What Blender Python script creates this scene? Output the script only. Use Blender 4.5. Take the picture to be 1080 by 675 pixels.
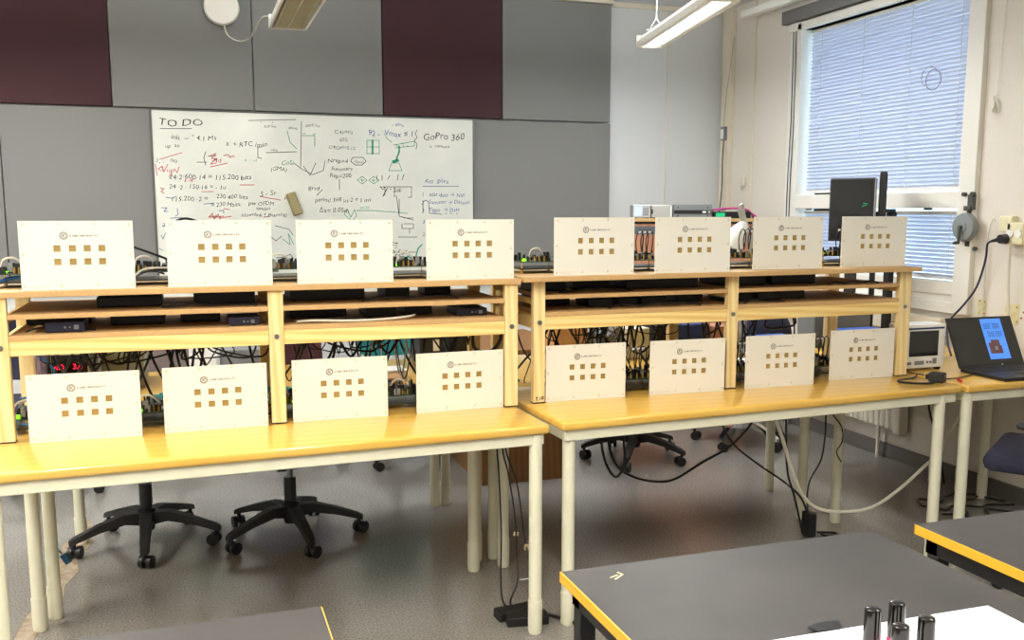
import bpy, bmesh, math, random
from mathutils import Vector, Matrix
random.seed(7)
SC = bpy.context.scene
for o in list(bpy.data.objects): bpy.data.objects.remove(o)
COL = SC.collection
PI = math.pi

# ------------------------------------------------------------------ camera, world, lights, exposure
cam_d = bpy.data.cameras.new('camera'); cam = bpy.data.objects.new('camera', cam_d); COL.objects.link(cam)
cam.location = (0, 0, 1.4537)
cam.rotation_euler = (PI/2 - 0.1355, 0, -0.32966)
cam_d.sensor_fit = 'HORIZONTAL'; cam_d.sensor_width = 36; cam_d.lens = 32.83; cam_d.shift_y = 0.0170
cam_d.clip_start = 0.05; cam_d.clip_end = 100
SC.camera = cam
SC.view_settings.view_transform = 'Standard'; SC.view_settings.look = 'None'
SC.view_settings.exposure = 0.85; SC.view_settings.gamma = 1.0
SC.view_settings.use_curve_mapping = False
w = bpy.data.worlds.new('daylight'); SC.world = w; w.use_nodes = True
bg = w.node_tree.nodes['Background']; bg.inputs['Color'].default_value = (0.58, 0.79, 1.0, 1); bg.inputs['Strength'].default_value = 3.3

def area(name, loc, size, power, color, rot=(0, 0, 0)):
    d = bpy.data.lights.new(name, 'AREA'); d.shape = 'RECTANGLE'; d.size, d.size_y = size
    d.energy = power; d.color = color
    o = bpy.data.objects.new(name, d); COL.objects.link(o); o.location = loc; o.rotation_euler = rot
    return o
WARM = (1.0, 0.96, 0.875); NEUT = (0.98, 0.98, 0.96)
LAMPS = [  # x, y, yaw, watts, colour   (lit tubes of the pendant luminaires)
    (-0.95, 0.95, 0.0, 43, WARM), (0.60, 1.60, 0.0, 24, WARM), (-2.1, 2.9, 0.0, 40, WARM), (2.3, 1.2, 0.0, 9, NEUT),
    (-1.0, 4.8, 0.0, 26, NEUT), (-1.1, -1.4, 0.0, 22, WARM), (1.2, -1.4, 0.0, 13, WARM)]
for i, (x, y, a, p, c) in enumerate(LAMPS):
    area('tube_light', (x, y, 2.425), (0.13, 1.2), p*.8, c, (0, 0, a))
    area('uplight', (x, y, 2.52), (0.10, 1.2), p*.6, c, (PI, 0, -a))
area('tube_light', (2.56, 4.65, 2.425), (0.125, 1.2), 18, (0.95, 0.98, 1.0), (0, 0, -0.205))
area('uplight', (2.56, 4.65, 2.52), (0.09, 1.16), 16, (0.9, 0.96, 1.0), (PI, 0, 0.205))
area('uplight', (0.55, 4.76, 2.52), (0.09, 1.16), 18, (0.9, 0.96, 1.0), (PI, 0, 0))  # added light above the unlit lamp, there to brighten the ceiling

# ------------------------------------------------------------------ materials
def lin(c):
    c = c/255.0
    return c/12.92 if c <= 0.04045 else ((c+0.055)/1.055)**2.4
def rgb(r, g, b): return (lin(r), lin(g), lin(b), 1)
MATS = {}
def mat(name, col, rough=0.5, metal=0.0, var=0.0, scale=8, stretch=(1, 1, 1), bump=0.0, spec=0.5, emit=None, estr=0, col2=None, coat=0, detail=4):
    if name in MATS: return MATS[name]
    m = bpy.data.materials.new(name); m.use_nodes = True; nt = m.node_tree; N = nt.nodes; L = nt.links
    b = N['Principled BSDF']
    b.inputs['Base Color'].default_value = col; b.inputs['Roughness'].default_value = rough
    b.inputs['Metallic'].default_value = metal; b.inputs['Specular IOR Level'].default_value = spec
    b.inputs['Coat Weight'].default_value = coat; b.inputs['Coat Roughness'].default_value = 0.12
    if emit: b.inputs['Emission Color'].default_value = emit; b.inputs['Emission Strength'].default_value = estr
    tc = N.new('ShaderNodeTexCoord'); mp = N.new('ShaderNodeMapping'); mp.inputs['Scale'].default_value = stretch
    no = N.new('ShaderNodeTexNoise'); no.inputs['Scale'].default_value = scale; no.inputs['Detail'].default_value = detail
    L.new(tc.outputs['Object'], mp.inputs[0]); L.new(mp.outputs[0], no.inputs[0])
    mx = N.new('ShaderNodeMix'); mx.data_type = 'RGBA'
    c2 = col2 or tuple(max(0, v*(1-var)) for v in col[:3]) + (1,)
    mx.inputs['A'].default_value = col; mx.inputs['B'].default_value = c2
    if var or col2:
        cr = N.new('ShaderNodeValToRGB'); cr.color_ramp.elements[0].position = 0.38; cr.color_ramp.elements[1].position = 0.62
        L.new(no.outputs[0], cr.inputs[0]); L.new(cr.outputs[0], mx.inputs['Factor'])
    else: mx.inputs['Factor'].default_value = 0
    L.new(mx.outputs['Result'], b.inputs['Base Color'])
    if bump:
        bp = N.new('ShaderNodeBump'); bp.inputs['Strength'].default_value = bump; bp.inputs['Distance'].default_value = 0.002
        L.new(no.outputs[0], bp.inputs['Height']); L.new(bp.outputs[0], b.inputs['Normal'])
    MATS[name] = m; return m

def wood(name, ca, cb, axis=0, scale=3.0, rough=0.45, dist=3.0, coat=0.0):
    m = bpy.data.materials.new(name); m.use_nodes = True; N = m.node_tree.nodes; L = m.node_tree.links
    b = N['Principled BSDF']; b.inputs['Roughness'].default_value = rough; b.inputs['Coat Weight'].default_value = coat; b.inputs['Coat Roughness'].default_value = 0.06
    tc = N.new('ShaderNodeTexCoord'); mp = N.new('ShaderNodeMapping')
    s = [14, 14, 14]; s[axis] = 0.7; mp.inputs['Scale'].default_value = s
    inf = N.new('ShaderNodeObjectInfo'); ad = N.new('ShaderNodeVectorMath'); ad.operation = 'ADD'
    L.new(tc.outputs['Object'], ad.inputs[0]); L.new(inf.outputs['Random'], ad.inputs[1]); L.new(ad.outputs[0], mp.inputs[0])
    no = N.new('ShaderNodeTexNoise'); no.inputs['Scale'].default_value = scale; no.inputs['Detail'].default_value = 5; no.inputs['Distortion'].default_value = dist*0.25
    L.new(mp.outputs[0], no.inputs[0])
    wv = N.new('ShaderNodeTexWave'); wv.wave_type = 'BANDS'; wv.bands_direction = 'DIAGONAL'; wv.inputs['Scale'].default_value = scale*0.6
    wv.inputs['Distortion'].default_value = dist; wv.inputs['Detail'].default_value = 2
    L.new(mp.outputs[0], wv.inputs[0])
    ma = N.new('ShaderNodeMath'); ma.operation = 'MULTIPLY'; L.new(no.outputs[0], ma.inputs[0]); L.new(wv.outputs[0], ma.inputs[1])
    cr = N.new('ShaderNodeValToRGB'); cr.color_ramp.elements[0].color = ca; cr.color_ramp.elements[1].color = cb
    cr.color_ramp.elements[0].position = 0.05; cr.color_ramp.elements[1].position = 0.6
    L.new(ma.outputs[0], cr.inputs[0]); L.new(cr.outputs[0], b.inputs['Base Color'])
    MATS[name] = m; return m

M = {}
M['pine'] = wood('pine', rgb(238, 212, 144), rgb(222, 182, 104), 0, 2.6, 0.55, 4)
M['pine_v'] = wood('pine_upright', rgb(236, 214, 158), rgb(220, 188, 124), 2, 2.2, 0.55, 3)
M['mdf'] = mat('fibreboard', rgb(198, 160, 106), 0.6, var=0.08, scale=140, bump=0.1)
M['mdf_edge'] = M['mdf']
M['beech'] = wood('lacquered_beech', rgb(228, 184, 88), rgb(222, 174, 76), 0, 1.2, 0.28, 1, coat=0.5)
M['brownwood'] = wood('brown_veneer', rgb(138, 94, 46), rgb(118, 78, 36), 2, 2.0, 0.45, 2)
M['pinkwood'] = wood('reddish_veneer', rgb(178, 124, 92), rgb(162, 108, 78), 2, 1.2, 0.5, 2)
M['cream_metal'] = mat('cream_painted_steel', rgb(226, 222, 196), 0.38, var=0.03, scale=20)
M['plate'] = mat('cream_antenna_plate', rgb(226, 222, 208), 0.42, var=0.015, scale=300)
M['gold'] = mat('gold_patch', rgb(182, 152, 88), 0.42, metal=0.35, var=0.18, scale=6)
M['ink'] = mat('grey_print', rgb(70, 66, 60), 0.6, var=0.05)
M['screwhead'] = mat('pale_screw', rgb(206, 196, 158), 0.45, metal=0.2, var=0.1, scale=400)
M['steel'] = mat('zinc_steel', rgb(150, 150, 148), 0.3, metal=0.9, var=0.1, scale=200)
M['chrome'] = mat('chrome', rgb(215, 215, 215), 0.12, metal=1.0, var=0.05)
M['black'] = mat('black_plastic', rgb(26, 26, 27), 0.42, var=0.15, scale=60)
M['blackmat'] = mat('matt_black_plastic', rgb(34, 33, 32), 0.6, var=0.1, scale=90, bump=0.1)
M['rubber'] = mat('black_cable_rubber', rgb(20, 20, 22), 0.45, var=0.05)
M['whitecable'] = mat('pale_cable', rgb(214, 208, 190), 0.45, var=0.05)
M['bluecable'] = mat('blue_cable', rgb(30, 92, 138), 0.45, var=0.1)
M['navycable'] = mat('navy_cable', rgb(36, 38, 66), 0.5, var=0.1)
M['pinkcable'] = mat('pink_cable', rgb(186, 72, 128), 0.45, var=0.1)
M['navybox'] = mat('navy_metal_case', rgb(34, 32, 52), 0.45, metal=0.3, var=0.1, scale=90)
M['darkbox'] = mat('dark_metal_case', rgb(17, 17, 18), 0.5, metal=0.2, var=0.1, scale=90)
M['pcb'] = mat('green_circuit_board', rgb(46, 74, 44), 0.4, col2=rgb(24, 44, 30), scale=90)
M['acrylic'] = mat('smoked_base_sheet', rgb(58, 58, 52), 0.25, var=0.1)
M['brass'] = mat('brass_connector', rgb(214, 170, 70), 0.3, metal=0.8, var=0.1)
M['chip'] = mat('black_chip', rgb(24, 24, 24), 0.35, var=0.1)
M['grey_part'] = mat('grey_component', rgb(150, 150, 145), 0.4, metal=0.3, var=0.1)
M['greenled'] = mat('green_led', rgb(120, 255, 30), 0.4, emit=rgb(120, 255, 20), estr=1.2)
M['tealglow'] = mat('teal_green_glow', rgb(10, 120, 80), 0.4, emit=rgb(20, 190, 120), estr=0.5)
M['redled'] = mat('red_digits', rgb(255, 40, 60), 0.4, emit=rgb(255, 20, 60), estr=0.9)
M['panel_grey'] = mat('grey_fabric_panel', rgb(127, 126, 122), 0.9, var=0.05, scale=420, bump=0.25)
M['panel_red'] = mat('burgundy_fabric_panel', rgb(66, 37, 41), 0.9, var=0.06, scale=420, bump=0.25)
M['wallpaint'] = mat('warm_white_wall_paint', rgb(212, 213, 210), 0.75, var=0.025, scale=2.2, bump=0.05)
M['wallrough'] = mat('textured_white_wall', rgb(222, 214, 200), 0.85, var=0.03, scale=120, bump=0.3)
M['ceil'] = mat('white_ceiling_tiles', rgb(214, 216, 220), 0.85, var=0.03, scale=160, bump=0.15)
M['trimcream'] = mat('cream_painted_trim', rgb(222, 212, 190), 0.5, var=0.03, scale=6)
M['winframe'] = mat('white_window_frame_paint', rgb(230, 226, 214), 0.42, var=0.03, scale=5)
M['gunmetal'] = mat('grey_blind_box', rgb(110, 108, 104), 0.6, var=0.05)
M['wb'] = mat('whiteboard_enamel', rgb(224, 224, 212), 0.16, var=0.04, scale=1.6, col2=rgb(212, 214, 204))
M['wbframe'] = mat('whiteboard_rim', rgb(110, 110, 106), 0.4, metal=0.5, var=0.05)
M['mk'] = mat('black_marker', rgb(62, 60, 58), 0.7, var=0.3, scale=30)
M['mr'] = mat('red_marker', rgb(214, 96, 98), 0.7, var=0.25, scale=30)
M['mg'] = mat('green_marker', rgb(40, 160, 124), 0.7, var=0.25, scale=30)
M['mb'] = mat('blue_marker', rgb(56, 84, 150), 0.7, var=0.25, scale=30)
M['felt'] = mat('tan_felt', rgb(158, 146, 104), 0.9, var=0.12, scale=60)
M['lampwhite'] = mat('lamp_housing_enamel', rgb(226, 220, 206), 0.4, var=0.02)
M['louvre'] = mat('louvre_metal', rgb(214, 206, 178), 0.35, metal=0.3, var=0.05)
M['diffuser'] = mat('lit_lamp_diffuser', (1, 1, 1, 1), 0.5, emit=(0.93, 0.97, 1, 1), estr=5.0)
M['blacktop'] = mat('worn_black_laminate', rgb(68, 65, 62), 0.5, col2=rgb(58, 55, 53), scale=3.5, detail=8, spec=0.35)
M['yellowedge'] = mat('yellow_edge_band', rgb(232, 172, 50), 0.4, var=0.08, scale=9)
M['paper'] = mat('white_paper', rgb(246, 246, 248), 0.7, var=0.01)
M['gloss'] = mat('glossy_black_cap', rgb(30, 24, 20), 0.12, metal=0.5, var=0.1, coat=0.6)
M['pinkglass'] = mat('pink_polish', rgb(206, 60, 110), 0.15, var=0.05, coat=0.5)
M['seatblue'] = mat('dark_blue_fabric', rgb(38, 38, 56), 0.9, var=0.1, scale=200, bump=0.2)
M['teal'] = mat('teal_fabric', rgb(18, 108, 106), 0.85, var=0.15, scale=30, bump=0.2)
M['royal'] = mat('blue_fabric', rgb(40, 58, 112), 0.85, var=0.1, scale=30, bump=0.2)
M['burg'] = mat('burgundy_fabric', rgb(78, 40, 46), 0.85, var=0.1, scale=30, bump=0.2)
M['greygreen'] = mat('grey_green_fabric', rgb(128, 144, 136), 0.85, var=0.1, scale=30, bump=0.2)
M['psu'] = mat('beige_instrument_case', rgb(206, 200, 172), 0.5, var=0.04)
M['psuside'] = mat('olive_grey_case', rgb(128, 126, 104), 0.5, var=0.06)
M['purple'] = mat('mauve_mottled_cover', rgb(150, 132, 146), 0.8, col2=rgb(92, 78, 96), scale=60, stretch=(3, 3, 0.5))
M['mauve'] = mat('mauve_grey_plastic', rgb(128, 116, 116), 0.7, var=0.05)
M['whitebox'] = mat('white_plastic', rgb(232, 230, 222), 0.4, var=0.02)
M['greybox'] = mat('grey_plastic', rgb(120, 122, 122), 0.5, var=0.05)
M['slate'] = mat('slate_plastic', rgb(84, 90, 98), 0.5, var=0.05)
M['cardboard'] = mat('cardboard', rgb(196, 150, 98), 0.8, var=0.08, scale=30)
M['cloth'] = mat('turquoise_cloth', rgb(24, 130, 128), 0.85, var=0.25, scale=25, bump=0.4)
M['screen'] = mat('dark_glossy_screen', rgb(14, 13, 14), 0.12, var=0.0, coat=0.3)
M['bluescreen'] = mat('lit_blue_page', rgb(70, 130, 220), 0.4, emit=rgb(64, 118, 200), estr=0.55)
M['pagebrown'] = mat('lit_brown_picture', rgb(86, 58, 58), 0.4, emit=rgb(86, 58, 58), estr=0.5)
M['pagegrey'] = mat('lit_grey_picture', rgb(110, 104, 116), 0.4, emit=rgb(110, 104, 116), estr=0.5)
M['pagetext'] = mat('lit_page_text', rgb(34, 44, 80), 0.4, emit=rgb(34, 44, 80), estr=0.4)
M['pagetextk'] = mat('lit_page_dark_text', rgb(30, 34, 34), 0.4, emit=rgb(30, 36, 34), estr=0.3)
M['lcd'] = mat('lit_pale_lcd', rgb(150, 176, 220), 0.4, emit=rgb(150, 176, 220), estr=0.7)
M['red'] = mat('red_plastic', rgb(206, 30, 36), 0.4, var=0.05)
M['silver'] = mat('silver_plastic', rgb(184, 182, 176), 0.35, metal=0.4, var=0.03)
M['reel'] = mat('grey_reel_plastic', rgb(132, 136, 134), 0.45, var=0.04)
M['reeldark'] = mat('dark_reel_metal', rgb(84, 86, 78), 0.5, metal=0.4, var=0.1)
M['socket'] = mat('ivory_socket', rgb(228, 220, 180), 0.5, var=0.04)
M['yellowpaint'] = mat('yellowed_paint_mark', rgb(226, 218, 168), 0.8, col2=rgb(214, 202, 150), scale=30)
M['rust'] = mat('rust_spot', rgb(172, 84, 60), 0.8, var=0.2, scale=60)
M['tape'] = mat('cream_tape', rgb(226, 212, 160), 0.7, var=0.05)
M['rad'] = mat('radiator_enamel', rgb(222, 214, 196), 0.45, var=0.03)
M['skirt'] = mat('grey_brown_skirting', rgb(104, 98, 92), 0.6, var=0.06)
M['bluedev'] = mat('blue_lid', rgb(64, 104, 196), 0.4, var=0.05)
M['clear'] = mat('pale_clear_plastic', rgb(210, 222, 214), 0.2, var=0.03)

# floor: speckled lino
def floor_mat():
    m = bpy.data.materials.new('speckled_grey_lino'); m.use_nodes = True; N = m.node_tree.nodes; L = m.node_tree.links
    b = N['Principled BSDF']; b.inputs['Roughness'].default_value = 0.3; b.inputs['Specular IOR Level'].default_value = 0.6
    tc = N.new('ShaderNodeTexCoord'); n1 = N.new('ShaderNodeTexNoise'); n1.inputs['Scale'].default_value = 130; n1.inputs['Detail'].default_value = 3
    n2 = N.new('ShaderNodeTexNoise'); n2.inputs['Scale'].default_value = 0.9; n2.inputs['Detail'].default_value = 2
    L.new(tc.outputs['Object'], n1.inputs[0]); L.new(tc.outputs['Object'], n2.inputs[0])
    c1 = N.new('ShaderNodeValToRGB'); c1.color_ramp.elements[0].color = rgb(112, 107, 99); c1.color_ramp.elements[1].color = rgb(150, 145, 137)
    c1.color_ramp.elements[0].position = 0.35; c1.color_ramp.elements[1].position = 0.65; L.new(n1.outputs[0], c1.inputs[0])
    mx = N.new('ShaderNodeMix'); mx.data_type = 'RGBA'; mx.blend_type = 'MULTIPLY'; mx.inputs['Factor'].default_value = 0.0
    c2 = N.new('ShaderNodeValToRGB'); c2.color_ramp.elements[0].color = (0.6, 0.58, 0.55, 1); c2.color_ramp.elements[1].color = (1, 1, 1, 1)
    c2.color_ramp.elements[0].position = 0.2; c2.color_ramp.elements[1].position = 0.8; L.new(n2.outputs[0], c2.inputs[0])
    L.new(c1.outputs[0], mx.inputs['A']); L.new(c2.outputs[0], mx.inputs['B']); L.new(mx.outputs['Result'], b.inputs['Base Color'])
    b.inputs['Roughness'].default_value = 0.19
    return m
M['floor'] = floor_mat()
def slat_mat():
    m = bpy.data.materials.new('white_translucent_slats'); m.use_nodes = True; N = m.node_tree.nodes; L = m.node_tree.links
    out = N['Material Output']; b = N['Principled BSDF']; b.inputs['Base Color'].default_value = rgb(226, 226, 232); b.inputs['Roughness'].default_value = 0.45
    t = N.new('ShaderNodeBsdfTranslucent'); t.inputs['Color'].default_value = rgb(214, 220, 240)
    mx = N.new('ShaderNodeMixShader'); mx.inputs[0].default_value = 0.24
    L.new(b.outputs[0], mx.inputs[1]); L.new(t.outputs[0], mx.inputs[2]); L.new(mx.outputs[0], out.inputs[0])
    return m
M['slat'] = slat_mat()
def glass_mat():
    m = bpy.data.materials.new('window_glass'); m.use_nodes = True; N = m.node_tree.nodes; L = m.node_tree.links
    out = N['Material Output']; g = N.new('ShaderNodeBsdfGlossy'); g.inputs['Roughness'].default_value = 0.02
    t = N.new('ShaderNodeBsdfTransparent'); t.inputs['Color'].default_value = (0.93, 0.97, 0.98, 1)
    f = N.new('ShaderNodeFresnel'); f.inputs[0].default_value = 1.3; mx = N.new('ShaderNodeMixShader')
    L.new(f.outputs[0], mx.inputs[0]); L.new(t.outputs[0], mx.inputs[1]); L.new(g.outputs[0], mx.inputs[2]); L.new(mx.outputs[0], out.inputs[0])
    return m
M['glass'] = glass_mat()

# ------------------------------------------------------------------ mesh builder
class MB:
    def __init__(s): s.b = bmesh.new()
    def box(s, x0, x1, y0, y1, z0, z1, mtx=None, bev=0):
        r = bmesh.ops.create_cube(s.b, size=1.0)
        mt = Matrix.Translation(((x0+x1)/2, (y0+y1)/2, (z0+z1)/2)) @ Matrix.Diagonal((x1-x0, y1-y0, z1-z0, 1))
        if mtx is not None: mt = mtx @ mt
        bmesh.ops.transform(s.b, matrix=mt, verts=r['verts'])
        if bev:
            es = list({e for v in r['verts'] for e in v.link_edges})
            bmesh.ops.bevel(s.b, geom=es, offset=bev, segments=2, affect='EDGES', profile=0.5)
        return s
    def cyl(s, p0, p1, r0, r1=None, seg=16):
        p0, p1 = Vector(p0), Vector(p1); d = p1-p0; r1 = r0 if r1 is None else r1
        q = bmesh.ops.create_cone(s.b, cap_ends=True, segments=seg, radius1=r0, radius2=r1, depth=d.length)
        mt = Matrix.Translation((p0+p1)/2) @ d.to_track_quat('Z', 'Y').to_matrix().to_4x4()
        bmesh.ops.transform(s.b, matrix=mt, verts=q['verts']); return s
    def sph(s, c, r, sc=(1, 1, 1), seg=16, rings=10):
        q = bmesh.ops.create_uvsphere(s.b, u_segments=seg, v_segments=rings, radius=r)
        bmesh.ops.transform(s.b, matrix=Matrix.Translation(c) @ Matrix.Diagonal((*sc, 1)), verts=q['verts']); return s
    def tube(s, pts, r, seg=6, smooth=3):
        pts = [Vector(p) for p in pts]
        if smooth and len(pts) > 2:
            out = []
            for i in range(len(pts)-1):
                p0 = pts[max(i-1, 0)]; p1 = pts[i]; p2 = pts[i+1]; p3 = pts[min(i+2, len(pts)-1)]
                for k in range(smooth+1):
                    t = k/(smooth+1)
                    out.append(0.5*((2*p1)+(-p0+p2)*t+(2*p0-5*p1+4*p2-p3)*t*t+(-p0+3*p1-3*p2+p3)*t**3))
            out.append(pts[-1]); pts = out
        rings = []; up = Vector((0.31, 0.22, 0.92)).normalized()
        for i, p in enumerate(pts):
            d = (pts[min(i+1, len(pts)-1)] - pts[max(i-1, 0)])
            if d.length < 1e-9: d = Vector((0, 0, 1))
            d.normalize(); a = d.cross(up)
            if a.length < 1e-3: a = d.cross(Vector((1, 0, 0)))
            a.normalize(); c = d.cross(a)
            rings.append([s.b.verts.new(p + r*(math.cos(2*PI*k/seg)*a + math.sin(2*PI*k/seg)*c)) for k in range(seg)])
        for i in range(len(rings)-1):
            for k in range(seg):
                s.b.faces.new((rings[i][k], rings[i][(k+1) % seg], rings[i+1][(k+1) % seg], rings[i+1][k]))
        s.b.faces.new(rings[0][::-1]); s.b.faces.new(rings[-1]); return s
    def prism(s, poly, z0, z1, bev=0):
        lo = [s.b.verts.new((x, y, z0)) for x, y in poly]; hi = [s.b.verts.new((x, y, z1)) for x, y in poly]; n = len(poly)
        fs = [s.b.faces.new(lo[::-1]), s.b.faces.new(hi)]
        for i in range(n): fs.append(s.b.faces.new((lo[i], lo[(i+1) % n], hi[(i+1) % n], hi[i])))
        if bev:
            es = list({e for f in fs[:2] for e in f.edges}) + [e for v in lo for e in v.link_edges if e.other_vert(v) in hi]
            bmesh.ops.bevel(s.b, geom=list(set(es)), offset=bev, segments=3, affect='EDGES', profile=0.5)
        return s
    def lathe(s, prof, seg=20, mtx=None):
        rings = []
        for r, z in prof:
            ring = []
            for k in range(seg):
                v = Vector((r*math.cos(2*PI*k/seg), r*math.sin(2*PI*k/seg), z))
                if mtx is not None: v = mtx @ v
                ring.append(s.b.verts.new(v))
            rings.append(ring)
        for i in range(len(rings)-1):
            for k in range(seg): s.b.faces.new((rings[i][k], rings[i][(k+1) % seg], rings[i+1][(k+1) % seg], rings[i+1][k]))
        s.b.faces.new(rings[0][::-1]); s.b.faces.new(rings[-1]); return s
    def ribbon(s, pts, wd, y=0.0):   # flat stroke in the XZ plane, facing -Y
        for (x0, z0), (x1, z1) in zip(pts, pts[1:]):
            dx, dz = x1-x0, z1-z0; l = math.hypot(dx, dz) or 1e-6; nx, nz = -dz/l*wd/2, dx/l*wd/2; ex, ez = dx/l*wd*.35, dz/l*wd*.35
            v = [s.b.verts.new((a, y, c)) for a, c in ((x0+nx-ex, z0+nz-ez), (x0-nx-ex, z0-nz-ez), (x1-nx+ex, z1-nz+ez), (x1+nx+ex, z1+nz+ez))]
            s.b.faces.new(v)
        return s
    def build(s, name, m, parent=None, smooth=False, loc=None, rz=0):
        bmesh.ops.recalc_face_normals(s.b, faces=s.b.faces)
        me = bpy.data.meshes.new(name); s.b.to_mesh(me); s.b.free()
        me.materials.append(M[m] if isinstance(m, str) else m)
        if smooth:
            for p in me.polygons: p.use_smooth = True
            try: me.set_sharp_from_angle(angle=math.radians(38))
            except Exception: pass
        o = bpy.data.objects.new(name, me); COL.objects.link(o)
        if parent is not None: o.parent = parent
        if loc is not None: o.location = loc
        if rz: o.rotation_euler = (0, 0, rz)
        return o

def tag(o, label=None, cat=None, group=None, kind=None):
    if label: o['label'] = label
    if cat: o['category'] = cat
    if group: o['group'] = group
    if kind: o['kind'] = kind
    return o
def thing(name, label, cat, loc=(0, 0, 0), rz=0, group=None, kind=None):
    o = bpy.data.objects.new(name, None); COL.objects.link(o); o.location = loc; o.rotation_euler = (0, 0, rz); o.empty_display_size = 0.05
    return tag(o, label, cat, group, kind)
def kids(o): return [c for c in bpy.data.objects if c.parent == o]
def copy_tree(o, parent=None):
    c = o.copy(); COL.objects.link(c); c.parent = parent
    for ch in kids(o): copy_tree(ch, c)
    return c
def struct(name, mb, m, parent=None, label=None):
    o = mb.build(name, m, parent)
    if parent is None: tag(o, label, 'room', kind='structure')
    return o
def text_mesh(name, txt, size, m, parent=None, loc=(0, 0, 0), rot=(PI/2, 0, 0), jitter=0.0, align='LEFT', into=None, sx=1.0, bold=0.0):
    cu = bpy.data.curves.new('t', 'FONT'); cu.body = txt; cu.size = size; cu.align_x = align; cu.resolution_u = 2; cu.offset = bold
    t = bpy.data.objects.new('t', cu); COL.objects.link(t)
    bpy.context.view_layer.update()
    me = bpy.data.meshes.new_from_object(t); bpy.data.objects.remove(t)
    R = Matrix.Translation(loc) @ Matrix.Rotation(rot[2], 4, 'Z') @ Matrix.Rotation(rot[0], 4, 'X')
    ph = random.random()*6
    for v in me.vertices:
        x, y, z = v.co
        if jitter: y += jitter*size*math.sin(x/size*2.3+ph) ; x += 0.25*jitter*size*math.sin(y/size*9+x/size*5+ph) + y*0.12
        v.co = R @ Vector((x*sx, y, z))
    if into is not None:
        into.b.from_mesh(me); bpy.data.meshes.remove(me); return None
    me.materials.clear(); me.materials.append(M[m])
    o = bpy.data.objects.new(name, me); COL.objects.link(o)
    if parent is not None: o.parent = parent
    return o

# ------------------------------------------------------------------ room shell
X0, X1, Y0, Y1, H = -3.6, 3.86, -3.2, 6.345, 2.93
struct('floor', MB().box(X0-.2, X1+.2, Y0-.2, Y1+.2, -0.12, 0), 'floor', label='speckled grey-brown lino floor of the room')
fl = bpy.data.objects['floor']
struct('ceiling', MB().box(X0-.2, X1+.2, Y0-.2, Y1+.2, H, H+.12), 'ceil', label='white ceiling above the room')
struct('wall_back', MB().box(X0-.2, X1+.2, Y1, Y1+.15, 0, H), 'wallpaint', label='pale painted back wall carrying the whiteboard and fabric panels')
struct('wall_front', MB().box(X0-.2, X1+.2, Y0-.15, Y0, 0, H), 'wallpaint', label='plain wall behind the viewer')
struct('wall_left', MB().box(X0-.15, X0, Y0, Y1, 0, H), 'wallpaint', label='plain wall on the left')
WY0, WY1, WZ0, WZ1 = 3.94, 5.40, 1.00, 2.62
wr = MB()
wr.box(X1, X1+.25, Y0, WY0, 0, H); wr.box(X1, X1+.25, WY1, Y1, 0, H)
wr.box(X1, X1+.25, WY0, WY1, 0, WZ0); wr.box(X1, X1+.25, WY0, WY1, WZ1, H)
struct('wall_right', wr, 'wallrough', label='textured cream wall on the right with the window')
struct('baseboard_right', MB().box(X1-.014, X1, Y0, Y1-.01, 0, .085, bev=.003), 'skirt', label='grey-brown skirting along the right wall')
struct('baseboard_back', MB().box(X0, X1-.02, Y1-.014, Y1, 0, .085, bev=.003), 'skirt', label='grey-brown skirting along the back wall')
# seams and battens
struct('trim_1', MB().box(3.379, 3.387, Y1-.008, Y1, .09, H), 'trimcream', label='narrow joint strip on the pale back wall')
struct('trim_2', MB().box(X1-.045, X1, 6.185, 6.30, .09, H, bev=.004), 'trimcream', label='boxed riser in the far right corner')
struct('trim_3', MB().box(X1-.012, X1, 5.915, 5.94, .09, H, bev=.003), 'trimcream', label='joint strip on the right wall left of the window')
struct('trim_4', MB().box(2.93, X1, Y1-.02, Y1, H-.035, H, bev=.003), 'trimcream', label='cream strip where the back wall meets the ceiling')
struct('trim_5', MB().box(X0, 2.92, 6.285, Y1, 2.906, H, bev=.002), 'trimcream', label='cream strip above the fabric wall panels')
struct('trim_6', MB().box(X1-.07, X1, 3.97, 5.9, .775, .875, bev=.006).box(X1-.074, X1-.068, 3.97, 5.9, .82, .826), 'trimcream', label='cream cable trunking running under the window')
# ceiling joints (tile grid)
cg = MB()
for k in range(12):
    x = -3.3+.6*k+.2
    if x < X1: cg.box(x-.006, x+.006, Y0, Y1-.03, H-.004, H)
for k in range(15):
    y = 6.1-.6*k; cg.box(X0, X1-.01, y-.006, y+.006, H-.0045, H-.0002)
struct('trim_7', cg, 'trimcream', label='thin joints of the ceiling tiles')

# fabric wall panels
PX = [-2.925, -2.09, -1.255, -.417, .421, 1.252, 2.087, 2.911]
cols = ['panel_grey', 'panel_grey', 'panel_red', 'panel_grey', 'panel_grey', 'panel_red', 'panel_grey']
up_lab = {2: 'burgundy fabric wall panel at the upper left corner', 3: 'grey fabric wall panel right of the left burgundy one, behind the round white disc',
          4: 'grey fabric wall panel behind the hanging lamp, left of the second burgundy panel', 5: 'burgundy fabric wall panel above the right part of the whiteboard',
          6: 'grey fabric wall panel in the upper row, rightmost of the row'}
for i in range(2, 7):
    o = MB().box(PX[i]+.003, PX[i+1]-.003, 6.305, Y1, 2.081, 2.903, bev=.006).build('acoustic_panel', cols[i])
    tag(o, up_lab[i], 'wall panel', 'fabric panels of the upper row')
o = MB().box(-2.09, -1.259, 6.305, Y1, 2.081, 2.903, bev=.006).build('acoustic_panel', 'panel_grey'); tag(o, 'grey fabric wall panel left of the burgundy corner panel', 'wall panel', 'fabric panels of the upper row')
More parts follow.
